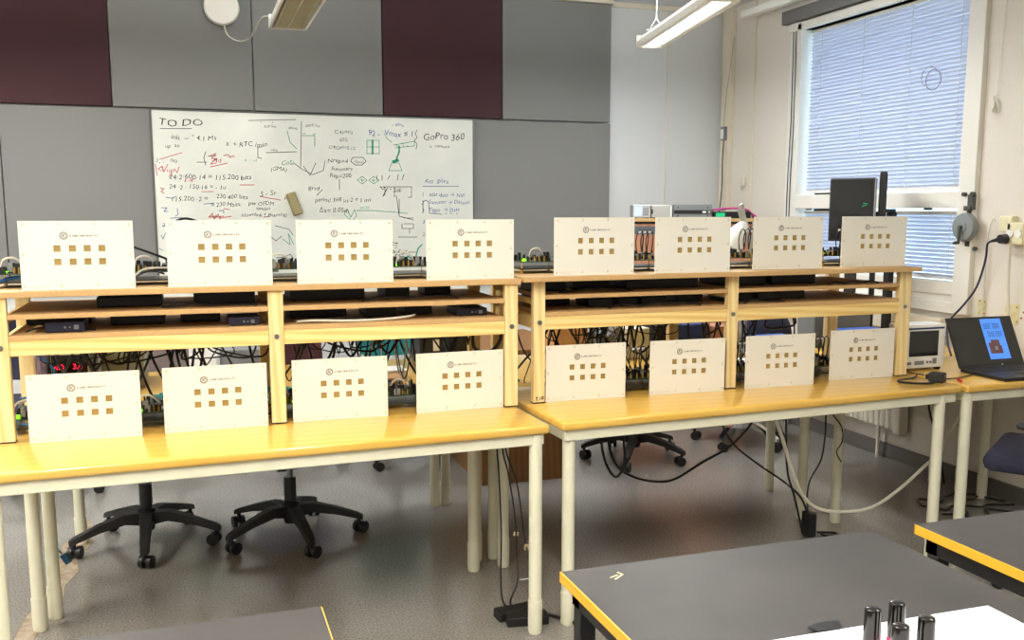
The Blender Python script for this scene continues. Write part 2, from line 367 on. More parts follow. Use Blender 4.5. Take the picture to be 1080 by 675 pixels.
for a, b, l in ((-1.04, -.205, 'large grey fabric wall panel left of the whiteboard'), (1.875, 2.911, 'large grey fabric wall panel right of the whiteboard')):
    o = MB().box(a, b, 6.305, Y1, .95, 2.072, bev=.006).build('acoustic_panel', 'panel_grey'); tag(o, l, 'wall panel', 'fabric panels of the lower row')
o = MB().box(-1.875, -1.046, 6.305, Y1, .95, 2.072, bev=.006).build('acoustic_panel', 'panel_grey'); tag(o, 'grey fabric wall panel in the lower row at the far left', 'wall panel', 'fabric panels of the lower row')

# ------------------------------------------------------------------ window
win = bpy.data.objects.new('window_1', None); COL.objects.link(win); win.location = (X1, 0, 0); tag(win, 'window with closed white venetian blinds in the right wall', 'window', kind='structure')
f = MB()
f.box(-.03, .10, 3.835, 3.945, .905, 2.665, bev=.004)           # right jamb
f.box(-.03, .10, 5.355, 5.40, .99, 2.665, bev=.004)           # left sash edge
f.box(-.012, .0, 5.40, 5.50, .99, 2.69, bev=.003)           # left casing
f.box(-.03, .10, 3.93, 5.50, 2.62, 2.668, bev=.004)
f.box(-.028, .10, 3.93, 5.37, 1.463, 1.552, bev=.005)           # transom
f.box(-.020, .06, 3.93, 5.37, 1.0, 1.072, bev=.005)
f.box(-.032, .04, 3.93, 5.50, .905, .962, bev=.004)
f.box(-.012, .03, 3.93, 5.50, .96, 1.002, bev=.003)
struct('window_frame', f, 'winframe', win)
struct('window_pane', MB().box(.105, .110, 3.94, 5.36, 1.0, 2.63), 'glass', win)
struct('blind_box', MB().box(-.05, -.001, 3.84, 5.555, 2.68, 2.765, bev=.004), 'gunmetal', win)
lt = MB()
for yy in (4.15, 5.2): lt.box(-.034, -.024, yy-.03, yy+.03, 1.452, 1.466, bev=.002)
struct('latch', lt, 'steel', win)
dc = MB()
for k, yy in enumerate((5.43, 5.46)):
    dc.tube([(-.018, yy, 2.66), (-.02, yy-.012, 2.1), (-.018, yy+.004, 1.6), (-.018, yy, 1.05)], .003)
struct('cable', dc, 'navycable', win)
def blind(y0, y1, z0, z1, label, cords):
    t = thing('venetian_blind', label, 'blind', (X1, 0, 0), group='venetian blinds of the window')
    s = MB(); n = int((z1-z0-.03)/(.0226 if z1 > 2 else .0208))
    for i in range(n):
        z = z0+.02+i*(z1-z0-.035)/(n-1)
        prof = [(-.0110, -.0095), (-.0045, -.0050), (.003, .0020), (.0065, .0120)]
        va = [s.b.verts.new((.045+dx, y0, z-dz)) for dx, dz in prof]; vb = [s.b.verts.new((.045+dx, y1, z-dz)) for dx, dz in prof]
        for k in range(3): s.b.faces.new((va[k], va[k+1], vb[k+1], vb[k]))
        va2 = [s.b.verts.new((.0455+dx, y0, z-dz-.0006)) for dx, dz in prof]; vb2 = [s.b.verts.new((.0455+dx, y1, z-dz-.0006)) for dx, dz in prof]
        for k in range(3): s.b.faces.new((vb2[k], vb2[k+1], va2[k+1], va2[k]))
    so = s.build('slats', 'slat', t); so['kind'] = 'stuff'
    MB().box(.03, .06, y0, y1, z1-.018, z1, bev=.003).build('head_rail', 'winframe', t)
    MB().box(.034, .056, y0, y1, z0, z0+.014, bev=.003).build('bottom_rail', 'winframe', t)
    for yy in cords:
        MB().tube([(.033, yy, z0+.01), (.033, yy, z1-.01)], .0014, seg=5, smooth=0).build('ladder_cord', 'whitecable', t)
    return t
b1 = blind(3.952, 5.335, 1.565, 2.612, 'large white venetian blind of the upper window, slats closed', (4.05, 4.42, 4.82, 5.22))
blind(3.952, 5.335, 1.076, 1.448, 'low white venetian blind of the bottom sash under the transom', (4.05, 4.9))
o = MB().tube([( -.0, .055*math.cos(a), .055*math.sin(a)) for a in [k*2*PI/20 for k in range(21)]], .0022).tube([(.0, .03+.06*math.cos(a), .02+.055*math.sin(a)) for a in [.9+k*.25 for k in range(-8, 8)]], .0016).build('wire_ring', 'mauve', loc=(X1+.018, 4.22, 2.16), smooth=True)
tag(o, 'thin coiled wire hanging as a ring on the upper blind', 'wire')

# curtain rail
o = MB().box(-.04, .03, 3.0, 5.86, -.025, .02, bev=.004).box(-.028, -.016, 3.0, 5.86, -.028, -.024).build('curtain_rail', 'winframe', loc=(3.72, 0, 2.80)); tag(o, 'white rail running along the top of the window wall', 'rail')
o2 = MB()
for y in (3.4, 4.6, 5.7): o2.box(3.73, 3.86, y-.012, y+.012, 2.79, 2.81)
b_ = o2.build('bracket', 'winframe'); b_.parent = o; b_.matrix_parent_inverse = Matrix.Translation((-3.72, 0, -2.80))

# crank reel and strap casing right of the window
t = thing('blind_crank_reel', 'round grey reel with crank on the wall right of the window', 'reel', (X1, 3.86, 1.365))
rot = Matrix.Rotation(-PI/2, 4, 'Y')
MB().lathe([(.02, .030), (.066, .032), (.074, .038), (.074, .062), (.068, .07), (.03, .073), (.028, .077), (.004, .078)], 28, Matrix.Identity(4) @ rot).build('reel_drum', 'reel', t, smooth=True)
MB().cyl((-.078, 0, 0), (-.092, 0, 0), .010).box(-.094, -.084, -.006, .006, -.085, .01, bev=.002).cyl((-.09, 0, -.08), (-.12, 0, -.08), .008).build('crank_handle', 'reeldark', t, smooth=True)
MB().box(-.032, -.001, -.016, .016, -.10, .17, bev=.003).box(-.05, -.028, -.022, .022, .085, .11, bev=.003).box(-.04, -.02, -.03, -.014, .09, .17).cyl((-.03, -.026, .17), (-.05, -.026, .17), .012).cyl((-.03, .03, .17), (-.05, .03, .17), .011).cyl((-.02, -.05, -.11), (-.035, -.05, -.11), .011).build('bracket', 'reeldark', t, smooth=True)
MB().box(-.028, -.001, -.012, .010, .17, 1.40, bev=.002).build('strap_casing', 'trimcream', t)
MB().box(-.022, -.001, .022, .036, .17, 1.40, bev=.002).build('pull_strap', 'reeldark', t)
MB().box(-.020, -.001, -.018, .010, -.45, -.10, bev=.002).build('lower_casing', 'trimcream', t)

# wall sockets, plug, ropes, cables on right wall
t = thing('socket_strip', 'ivory double wall socket at the right edge of the photo', 'socket', (X1, 3.56, 1.34))
MB().box(-.045, -.001, -.055, .045, -.055, .055, bev=.008).build('socket_body', 'socket', t)
for k in (-.02, .03): MB().cyl((-.046, k-.01, .0), (-.052, k-.01, .0), .02).build('socket_face', 'whitebox', t, smooth=True)
o = MB().box(-.045, -.001, -.04, .04, -.04, .04, bev=.008).build('wall_socket', 'socket', loc=(X1, 3.615, 1.385)); tag(o, 'small ivory wall socket just left of the double socket', 'socket')
o = MB().cyl((-.052, 0, 0), (-.086, 0, -.0), .026, .022).cyl((-.07, .012, 0), (-.075, .06, -.012), .012, .007).build('power_plug', 'black', loc=(X1, 3.60, 1.312), smooth=True); tag(o, 'black round power plug in the wall socket', 'plug')
o = MB().tube([(3.786, 3.665, 1.298), (3.80, 3.70, 1.28), (3.815, 3.72, 1.2), (3.82, 3.77, 1.06), (3.80, 3.83, .96), (3.74, 3.86, .87), (3.55, 3.66, .80), (3.42, 3.50, .765)], .0055, 8).build('power_cable', 'navycable', smooth=True); tag(o, 'dark blue mains cable dropping from the black plug behind the laptop', 'cable')
o = MB().tube([(3.80, 3.66, 1.40), (3.825, 3.70, 1.41), (3.84, 3.74, 1.3), (3.845, 3.745, 1.0), (3.845, 3.75, .7), (3.84, 3.74, .3)], .004, 6).build('white_cable', 'whitecable', smooth=True); tag(o, 'white cable arching from the small socket and running down the wall', 'cable')
o = MB().tube([(3.80, 3.56, 1.29), (3.82, 3.575, 1.1), (3.83, 3.57, .95), (3.81, 3.56, .85), (3.80, 3.60, .78)], .006, 6).build('white_cable', 'whitecable', smooth=True); tag(o, 'white cable hanging below the double socket by the laptop', 'cable')
rp = MB().tube([(X1-.008, 3.72, 2.90), (X1-.008, 3.735, 2.4), (X1-.012, 3.75, 2.02)], .0015, 5)
for k in range(5): rp.tube([(X1-.015-.004*k, 3.75+.012*math.sin(a+k)*(1-.1*k), 1.98+.045*math.cos(a*.5+k*.3)*(1-.08*k)) for a in [j*.5 for j in range(14)]], .0025, 5)
o = rp.build('coiled_cord', 'whitecable', smooth=True); tag(o, 'knotted bundle of thin white cord hanging on the right wall', 'cord')
for (yy, zz, w_, h_, l) in ((3.765, .955, .05, .085, 'rounded yellowed mark on the wall right of the window'), (3.575, .94, .085, .10, 'square yellowed mark on the wall above the laptop')):
    t = thing('wall_mark', l, 'mark', (X1, yy, zz))
    MB().box(-.003, -.0003, -w_/2, w_/2, -h_/2, h_/2, bev=.0012).build('yellow_patch', 'yellowpaint', t)
    sp = MB()
    for a, b in ((-.35, .35), (.3, .38), (-.4, -.35)): sp.cyl((-.003, a*w_, b*h_), (-.005, a*w_, b*h_), .004)
    sp.build('rust_spots', 'rust', t)
o = MB().cyl((-.001, 0, 0), (-.004, 0, 0), .005).cyl((-.001, .012, -.03), (-.004, .012, -.03), .005).build('red_spots', 'rust', loc=(X1, 3.505, .955)); tag(o, 'two small red spots on the wall beside the square yellowed mark', 'mark')

# junction box and cord in the far corner
t = thing('junction_box', 'small grey junction box with cord in the far right corner', 'junction box', (X1-.045, 6.22, 2.02))
MB().box(-.03, -.001, -.025, .025, -.05, .05, bev=.004).build('box_body', 'greybox', t); MB().box(-.034, -.029, -.018, .018, -.04, .03, bev=.002).build('cover', 'whitebox', t)
MB().tube([(-.015, 0, -.05), (-.02, .0, -.2), (-.03, -.02, -.35), (-.06, -.06, -.48), (-.10, -.1, -.60)], .004, 6).build('cord', 'black', t, smooth=True)
MB().tube([(-.015, .01, .05), (-.012, -.02, .3), (-.01, -.10, .68)], .0016, 5).build('pull_cord', 'greybox', t, smooth=True)
o = MB().box(-.02, -.001, -.03, .03, -.03, .03, bev=.005).tube([(-.012, 0, -.03), (-.02, .01, -.05), (-.012, .0, -.06)], .003).build('wall_hook', 'trimcream', loc=(X1, 6.02, 1.66), smooth=True); tag(o, 'small pale hook on the wall near the far corner', 'hook')

# radiator under the window
t = thing('radiator', 'white ribbed radiator below the window, seen under the table', 'radiator', (3.80, 4.21, .17))
rd = MB()
for k in range(26): rd.box(-.012, .030, .06+k*.045, .06+k*.045+.030, .02, .50, bev=.008)
rd.box(0, .02, .04, 1.25, .02, .50)
rd.build('ribs', 'rad', t); MB().box(-.03, .04, 0, .055, 0, .53, bev=.016).build('end_cover', 'rad', t); MB().box(-.03, .04, 1.24, 1.29, 0, .53, bev=.016).build('end_cover', 'rad', t)
MB().cyl((.0, .20, -.17), (.0, .20, .03), .010).cyl((.0, 1.1, -.17), (.0, 1.1, .03), .010).build('pipe', 'rad', t)
MB().cyl((-.04, .03, .43), (-.075, .03, .43), .018).build('valve', 'whitebox', t, smooth=True)

# ------------------------------------------------------------------ whiteboard
WBX, WBZ, WBY = .834, 1.5, 6.285
t = thing('whiteboard', 'wide whiteboard covered with handwritten notes and sketches', 'whiteboard', (WBX, WBY, WBZ))
MB().box(-1.031, 1.031, 0, .058, -.62, .565, bev=.002).build('board_surface', 'wb', t)
MB().box(-1.038, -1.030, -.004, .058, -.625, .571).box(1.030, 1.038, -.004, .058, -.625, .571).box(-1.038, 1.038, -.004, .058, .565, .572).box(-1.038, 1.038, -.02, .058, -.645, -.62).build('frame', 'wbframe', t)
W = {c: MB() for c in 'krgb'}
def wr_(c, x, z, s, txt, sx=.9): text_mesh('w', txt, s*1.15, None, loc=(x, -.0012, z), jitter=.10, into=W[c], sx=sx, bold=-.0002)
for c, x, z, s, txt, sx in [
    ('k', -.997, .473, .052, 'TO DO', 1.35), ('k', -.926, .388, .036, 'ink  ~ ° 4.1 Ms', 1.1), ('k', -.961, .340, .030, 'up  an', 1.0), ('k', -.60, .355, .038, 'a  + RTC /min', 1.0),
    ('k', -1.021, .248, .036, '1, :   no', 1.0), ('k', -.949, .146, .038, '24·2·600·14 = 115.200 bits', 1.05), ('k', -.951, .085, .034, '24 ·2 · 150·16 = - 1u', 1.05),
    ('k', -.943, .010, .036, '115.200 ·2 =', 1.05), ('k', -.671, .026, .034, '230 400 bits', 1.0), ('k', -.707, -.022, .032, '≈ 230 Mbits,', 1.0), ('k', -.475, -.016, .031, 'per OFDM', 1.0),
    ('k', -.429, -.046, .027, 'symbol', 1.0), ('k', -.522, -.086, .028, '(downlink + gleaming)', 1.0), ('k', -.329, .205, .032, '(GMA)', 1.0), ('k', -.325, .33, .020, 'cable', 1.0),
    ('k', -.44, .505, .018, '· · · • · · · • · · · •', 1.6), ('k', -.36, .478, .020, '0.015m', 1.1), ('k', -.21, .47, .020, '40kHz', 1.0), ('k', -.10, .49, .020, '200T-7ut', 1.1),
    ('k', .085, .452, .030, 'C.4μm/u', 1.0), ('k', .118, .400, .028, '65%', 1.0), ('k', .045, .350, .026, 'OTOM=5.12', 1.1), ('k', .036, .262, .036, 'Nrep=4', 1.0), ('k', .210, .262, .024, '(2ms)', 1.0),
    ('k', .057, .212, .030, 'Summary', 1.1), ('k', .046, .165, .034, 'Rep=200', 1.0), ('k', -.094, .085, .034, 'grid', 1.2), ('k', -.053, .008, .034, 'period 368 μs·2 = 1 ms', 1.0),
    ('k', -.028, -.062, .038, 'Δx= 0.05m', 1.0), ('k', .679, .428, .056, 'GoPro 360', 1.0), ('k', .724, .375, .026, 'v  camera', 1.2), ('k', .49, .375, .020, 'du.. v. ø.', 1.2), ('k', -.25, .02, .026, 'Pe c', 1.2),
    ('k', .44, .085, .024, '↓ Vrep', 1.0), ('k', .41, -.30, .05, 'WFT', .7), ('k', .41, -.35, .05, 'OP. Sur', .8), ('k', -.40, .045, .04, 'S - Sr', 1.0), ('k', -.18, -.02, .02, '· / ·', 2),
    ('b', .306, .443, .046, '92 -  Vmax ≤ 1', .95), ('b', .46, .508, .024, '✓ 80Hz', 1.0), ('b', .688, .138, .036, 'Att  göra', 1.1), ('b', .664, .045, .032, '1   Nät data → Nät', 1.05),
    ('b', .664, -.004, .032, '2   Summer → Dataset', 1.0), ('b', .664, -.056, .032, '3   Yggio  → Data', 1.0), ('b', .668, -.14, .030, '3   Test', 1.0), ('b', .668, -.22, .030, '2', 1.0), ('b', -1.0, -.15, .03, '7 L', 1.2),
    ('g', -.262, .242, .036, 'CoSi', 1.0), ('g', .24, -.038, .020, '34-20', 1.2), ('g', .53, .385, .018, 'M', 1.2), ('g', -.12, .44, .018, 'x    y', 2.0), ('g', -.49, .262, .02, 'x  :  ~5', 1.2),
    ('r', -.68, .255, .032, 'Rd', 1.2), ('r', -.60, .28, .03, '~m', 1.1), ('r', -1.01, .19, .035, 'G up', 1.2), ('r', -.90, .13, .028, ', 14', 2.0), ('r', -.72, -.10, .03, 'ndia', 1.3)]:
    wr_(c, x, z, s, txt, sx)
S = {'g': [[(.299,.412),(.381,.414),(.38,.327),(.297,.325),(.299,.412)],[(.298,.369),(.381,.37)],[(.477,.385),(.62,.413),(.619,.382),(.489,.367)],[(.462,.266),(.514,.267),(.532,.217),(.442,.216),(.462,.266)],[(.262,.176),(.294,.151),(.261,.126),(.23,.151),(.262,.176)],[(.25,.151),(.274,.151)],[(.261,.164),(.261,.138)],[(.339,.177),(.376,.152),(.338,.127),(.306,.151),(.339,.177)],[(.326,.151),(.35,.151)],[(.338,.164),(.338,.138)],[(-.216,.46),(-.2,.388),(-.159,.347)],[(-.127,.432),(-.042,.434),(-.043,.367)],[(.137,-.074),(.157,-.037),(.181,-.093),(.207,-.043),(.219,-.087),(.186,-.118),(.137,-.074)],[(.22,-.049),(.321,-.049),(.502,-.062),(.567,-.068)],[(.549,-.409),(.615,-.403)],[(-.268,-.233),(-.22,-.271),(-.23,-.197),(-.196,-.271)],[(.464,.403),(.433,.428),(.414,.464)]],
'k': [[(.64,.489),(.627,.464),(.64,.439),(.62,.42),(.639,.395),(.632,.363)],[(.382,.108),(.596,.11),(.595,.04),(.569,.04)],[(.382,.108),(.40,.09),(.414,.109),(.413,.052)],[(.479,.109),(.477,.04)],[(.472,.078),(.524,.078)],[(.491,.052),(.508,-.087),(.606,-.113)],[(.51,.027),(.508,-.087),(.547,-.1),(.606,-.1)],[(.673,-.068),(.674,.009),(.694,.021),(.713,.009),(.719,-.068),(.806,-.075)],[(.83,-.07),(.84,-.07)],[(.87,-.07),(.88,-.07)],[(.91,-.07),(.92,-.07)],[(-.124,.522),(-.138,.232)],[(-.18,.256),(-.133,.22),(-.061,.184),(.007,.21),(.021,.271)],[(-.12,.238),(-.079,.178),(-.04,.258)],[(-.16,.329),(-.351,.319)],[(-.379,.354),(-.403,.353),(-.405,.288),(-.382,.282)],[(-.455,.518),(-.16,.533)],[(.54,-.138),(.606,-.139),(.605,-.171),(.526,-.17),(.527,-.138)],[(.499,-.228),(.631,-.229)],[(-.344,-.356),(-.259,-.351)],[(-.247,-.345),(-.222,-.333),(-.205,-.358),(-.224,-.383),(-.248,-.37),(-.247,-.345)],[(-.339,-.22),(-.31,-.245),(-.273,-.215)],[(-.313,-.147),(-.223,-.172),(-.2,-.209)],[(.42,-.304),(.418,-.387)],[(.425,-.355),(.457,-.42),(.484,-.343),(.523,-.37)],[(.406,-.329),(.629,-.332)],[(.24,.3),(.202,.299),(.189,.274),(.214,.25),(.264,.25),(.29,.276),(.271,.3),(.24,.3)],[(.358,.183),(.364,.152)],[(.396,.184),(.396,.152)],[(.448,.184),(.434,.159)],[(.506,.191),(.499,.153)],[(.545,.192),(.531,.154)],[(.111,.156),(.11,.087)],[(-.002,.087),(-.04,.049)],[(-.722,.317),(-.735,.28),(-.725,.235)],[(-.776,.252),(-.719,.253)],[(-.101,-.167),(-.021,-.167)],[(.293,-.163),(.358,-.163)],[(.579,-.171),(.578,-.203)],[(-.984,.453),(-.8,.458)],[(-.71,.29),(-.66,.292)]],
'r': [[(-.694,.294),(-.66,.307),(-.689,.277),(-.655,.271)],[(-.684,.259),(-.655,.277),(-.662,.248),(-.696,.241),(-.673,.265)],[(-.697,.224),(-.593,.249)],[(-.614,.296),(-.585,.302),(-.574,.285)],[(-1.022,.236),(-1.014,.167)],[(-1.007,.207),(-.984,.225),(-.974,.19),(-.95,.237)],[(-.998,.265),(-.942,.284),(-.863,.309)],[(-.912,.209),(-.897,.185),(-.884,.221)],[(-1.001,.091),(-.979,.085),(-.997,.068),(-.98,.056)],[(-.523,.113),(-.435,.114)],[(-.755,.069),(-.686,.07)],[(-.722,-.091),(-.698,-.067),(-.688,-.103),(-.663,-.073),(-.653,-.097),(-.583,-.086)],[(-.71,-.091),(-.629,-.085)],[(-.402,.041),(-.272,.018)],[(-.948,.162),(-.925,.173)],[(-.627,-.037),(-.593,-.043)],[(-.383,-.092),(-.347,-.086)]],
'b': [[(-1.001,-.032),(-.968,-.032),(-.986,-.055),(-.963,-.055)],[(-.907,-.038),(-.903,-.073),(-.92,-.085)],[(-.747,-.008),(-.684,-.002)],[(-1.001,-.144),(-.973,-.144)],[(-1.009,-.203),(-.999,-.227),(-.981,-.185),(-.971,-.227)],[(-.949,-.097),(-.881,-.091)],[(.675,.114),(.929,.116)],[(-1.024,-.286),(-1.003,-.298)],[(-.97,.033),(-.932,.027),(-.909,.039)],[(-.657,-.049),(-.628,-.049),(-.628,-.067)]]}
for c in S:
    for q in S[c]: W[c].ribbon(q, .0038 if c != 'r' else .0045, -.0012)
W['g'].ribbon([(.337, .413), (.335, .326)], .012, -.0012).ribbon([(.515, .38), (.515, .342), (.495, .292)], .010, -.0012).ribbon([(.549, -.409), (.563, -.357), (.582, -.371), (.615, -.378), (.636, -.307), (.663, -.281)], .009, -.0012).ribbon([(.475, .275), (.505, .285)], .02, -.0012)
W['k'].ribbon([(.457, -.40), (.455, -.43)], .012, -.0012).ribbon([(.40, .046), (.43, .10)], .006, -.0012)
for c, n in (('k', 'black_handwriting'), ('r', 'red_handwriting'), ('g', 'green_handwriting'), ('b', 'blue_handwriting')):
    W[c].build(n, 'm'+c, t)
t = thing('board_eraser', 'tan board eraser stuck slanted to the middle of the whiteboard', 'eraser', (.648, WBY-.001, 1.494)); t.rotation_euler = (0, -.34, 0)
MB().box(-.032, .032, -.018, 0, -.075, .075, bev=.005).build('felt_pad', 'felt', t); MB().box(-.026, .026, -.030, -.017, -.07, .07, bev=.004).build('grip', 'felt', t)

# round white disc on wall + cord
t = thing('wall_disc', 'round white disc on the grey upper panel with a thin white cord', 'wall fixture', (.243, 6.304, 2.70))
MB().lathe([(.09, 0), (.106, .01), (.108, .035), (.10, .05), (.02, .056), (.002, .056)], 36, Matrix.Rotation(PI/2, 4, 'X')).build('disc_cover', 'lampwhite', t, smooth=True)
MB().tube([(.01, -.03, -.10), (.03, -.05, -.17), (.10, -.10, -.21), (.16, -.25, -.20), (.20, -.5, -.14), (.235, -.82, -.19), (.245, -.85, -.21)], .0045, 8).build('cord', 'whitecable', t, smooth=True)

# ------------------------------------------------------------------ pendant lamps
def lamp(cx, cy, z, yaw, L, wd, label, lit, wire_dy, wire_len, grp='hanging fluorescent lamps'):
    t = thing('pendant_lamp', label, 'ceiling lamp', (cx, cy, z), yaw, grp)
    h = MB(); hw = wd/2
    prof = [(-hw, 0), (-hw, .035), (-hw*.55, .075), (hw*.55, .075), (hw, .035), (hw, 0), (hw-.012, 0), (hw-.03, .045), (-hw+.03, .045), (-hw+.012, 0)]
    va = [h.b.verts.new((x, -L/2, zz)) for x, zz in prof]; vb = [h.b.verts.new((x, L/2, zz)) for x, zz in prof]
    n = len(prof)
    for i in range(n): h.b.faces.new((va[i], va[(i+1) % n], vb[(i+1) % n], vb[i]))
    h.box(-hw, hw, -L/2-.012, -L/2, .0, .075, bev=.004); h.box(-hw, hw, L/2, L/2+.012, .0, .075, bev=.004)
    h.build('housing', 'lampwhite', t)
    if lit: MB().box(-hw+.03, hw-.03, -L/2+.01, L/2-.01, .030, .034).build('diffuser', 'diffuser', t)
    else: MB().box(-hw+.03, hw-.03, -L/2+.01, L/2-.01, .034, .038).build('reflector', 'louvre', t)
    lv = MB(); k = -L/2+.03
    while k < L/2-.02:
        lv.box(-hw+.035, hw-.035, k, k+.0025, .006, .026); k += .022
    lv.box(-hw+.030, -hw+.034, -L/2+.01, L/2-.01, .002, .03); lv.box(hw-.034, hw-.030, -L/2+.01, L/2-.01, .002, .03); lv.box(-hw*.0-.002, .002, -L/2+.01, L/2-.01, .004, .03)
    lo = lv.build('louvre', 'whitebox' if lit else 'louvre', t)
    for dy in wire_dy:
        wm = MB().tube([(0, dy, .14), (0, dy, wire_len)], .0028, 6, 0)
        for sx in (-1, 1): wm.tube([(0, dy, .15), (sx*.045, dy, .075)], .002, 5, 0)
        wm.box(-.06, .06, dy-.012, dy+.012, .074, .082); wm.build('suspension_wire', 'whitebox', t)
    return t
lamp(2.56, 4.65, 2.43, -.205, 1.28, .165, 'lit white fluorescent lamp hanging before the window', True, (.50, -.50), .50)
lamp(.55, 4.76, 2.43, 0, 1.24, .20, 'cream louvred fluorescent lamp hanging beside the white disc', False, (.45, -.45), .50)
for i, (x, y, a, p, c) in enumerate(LAMPS):
    lamp(x, y, 2.432, a, 1.24, .20, 'hanging fluorescent lamp lighting the benches from outside the photo', True, (.45, -.45), .498, grp='lamps out of view')

# ------------------------------------------------------------------ tables
def inset(q, d):
    c = Vector((sum(p[0] for p in q)/4, sum(p[1] for p in q)/4)); out = []
    for i in range(4):
        p = Vector(q[i]); a = (Vector(q[(i+1) % 4])-p).normalized(); b = (Vector(q[(i-1) % 4])-p).normalized()
        out.append(tuple(p+(a+b)*d))
    return out
def table(q, legs, label, grp, sleeve=.12):
    bx, by = q[0]
    t = thing('work_table', label, 'table', (bx, by, 0), group=grp)
    ql = [(x-bx, y-by) for x, y in q]
    MB().prism(ql, .708, .74, bev=.009).build('tabletop', 'beech', t, smooth=True)
    qi = inset(ql, .014); f = MB()
    for i in range(4):
        a = Vector(qi[i]); b = Vector(qi[(i+1) % 4]); d = (b-a); ang = math.atan2(d.y, d.x)
        mt = Matrix.Translation((a.x, a.y, 0)) @ Matrix.Rotation(ang, 4, 'Z')
        f.box(.004, d.length-.004, 0, .025, .670, .7075, mt, bev=.003)
    f.build('apron_frame', 'cream_metal', t)
    for (x, y) in legs:
        l = MB().lathe([(.0225, sleeve-.02), (.0225, .706)], 20, Matrix.Translation((x-bx, y-by, 0))).build('leg', 'cream_metal', t, smooth=True)
        MB().lathe([(.022, 0), (.0235, .004), (.0245, .012), (.0252, sleeve-.006), (.0245, sleeve), (.0225, sleeve)], 20, Matrix.Translation((x-bx, y-by, 0))).build('leg_sleeve', 'cream_metal', l, smooth=True)
    return t
FG, BG = 'front beech work tables', 'beech work tables of the back row'
table([(-.605, 2.799), (1.113, 2.858), (1.098, 3.545), (-.62, 3.488)], [(-.555, 2.845), (1.072, 2.886), (1.031, 3.495), (-.556, 3.462)], 'beech-topped table at the front left, carrying the left shelf rack', FG)
table([(1.166, 2.871), (2.969, 2.968), (2.945, 3.565), (1.135, 3.540)], [(1.205, 2.915), (2.882, 2.995), (2.806, 3.515), (1.160, 3.500)], 'beech-topped table at the front middle, carrying the right shelf rack', FG)
table([(2.985, 2.955), (3.80, 2.97), (3.80, 3.63), (2.975, 3.61)], [(3.018, 2.99), (3.755, 3.01), (3.755, 3.585), (3.60, 3.57)], 'beech-topped table by the window wall with the laptop on it', FG)
table([(-.62, 3.502), (1.098, 3.557), (1.10, 4.41), (-.60, 4.40)], [(-.518, 3.552), (1.070, 3.59), (1.087, 4.355), (-.513, 4.352)], 'beech table behind the left rack, cluttered with instruments', BG)
table([(1.113, 3.560), (2.76, 3.580), (2.88, 4.10), (1.112, 4.42)], [(1.15, 3.60), (2.69, 3.615), (2.81, 4.055), (1.146, 4.370)], 'beech table behind the right rack, cluttered with parts', BG)
table([(2.98, 3.64), (3.77, 3.65), (3.77, 4.40), (2.98, 4.38)], [(3.56, 3.70), (3.725, 3.70), (3.73, 3.89), (3.45, 4.33)], 'beech table below the window behind the laptop table', BG)

def black_table(x0, x1, y0, y1, label):
    t = thing('black_table', label, 'table', ((x0+x1)/2, y1, 0), group='black-topped front tables')
    a, b = -(x1-x0)/2, (x1-x0)/2; d = y0-y1
    MB().box(a+.003, b-.0022, d+.003, -.0022, .6982, .7205, bev=.0005).build('tabletop', 'blacktop', t)
    e = MB(); e.box(a, a+.003, d, 0, .698, .7198); e.box(b-.003, b, d, 0, .698, .7192); e.box(a, b, -.003, 0, .698, .7192); e.box(a, b, d, d+.003, .698, .7195)
    e.build('edge_band', 'yellowedge', t)
    f = MB()
    for yy in (-.055, d+.02): f.box(a+.02, b-.02, yy, yy+.035, .657, .6975)
    for xx in (a+.02, b-.055): f.box(xx, xx+.035, d+.02, -.02, .657, .6975)
    f.build('apron_frame', 'black', t)
    for xx in (a+.022, b-.057):
        for yy in (-.057, d+.022): MB().box(xx, xx+.035, yy, yy+.035, 0, .6565, bev=.003).build('leg', 'black', t)
    return t
black_table(.685, 1.46, .55, 1.70, 'black-topped table with yellow edge at the front, white sheet on it')
black_table(1.583, 2.36, .55, 1.70, 'black-topped table with thick yellow edge at the right edge of the photo')
black_table(-.60, .202, .55, 1.69, 'black-topped table corner at the bottom left of the photo')
mk = MB().ribbon([(0, 0), (.03, .004), (.032, .018)], .004).ribbon([(.0, .012), (.02, .01)], .003)
o = mk.build('scratch_mark', 'tape', loc=(.775, 1.625, .7212)); o.rotation_euler = (-PI/2, 0, .5); tag(o, 'pale paint scratches on the near black table top', 'mark')

# white sheet, scrap and bottles
t = thing('paper_sheet', 'large white corrugated sheet lying on the near black table', 'sheet', (.9, 1.0, .7208))
MB().box(-.16, .470, -.42, .290, 0, .003, Matrix.Rotation(-.02, 4, 'Z'), bev=.0008).build('sheet', 'paper', t)
o = MB().prism([(-.045, -.01), (.02, -.02), (.045, .012), (.0, .018), (-.02, .02), (-.05, .012)], 0, .002).build('tape_scrap', 'black', loc=(1.035, 1.300, .7255)); o.scale = (.75, .8, 1); o.rotation_euler = (0, 0, .1); tag(o, 'torn scrap of black tape at the edge of the white sheet', 'scrap')
def bottle(x, y, z, label):
    t = thing('small_bottle', label, 'bottle', (x, y, z), group='small bottles with glossy black caps')
    MB().lathe([(.012, 0), (.0145, .002), (.0150, .006), (.0150, .009), (.0125, .013), (.008, .015)], 20).build('bottle_body', 'pinkglass', t, smooth=True)
    MB().lathe([(.0140, .015), (.0143, .017), (.0135, .071), (.0126, .0745), (.0105, .076), (.003, .0765)], 24).build('cap', 'gloss', t, smooth=True)
zb = .7240
bottle(1.045, 1.202, zb, 'glossy black-capped bottle on the white sheet, farthest left')
bottle(1.100, 1.208, zb, 'glossy black-capped bottle on the white sheet, standing farthest back')
bottle(1.043, 1.135, zb, 'glossy black-capped bottle on the white sheet, lowest in front')
bottle(1.104, 1.145, zb, 'glossy black-capped bottle on the white sheet, farthest right')

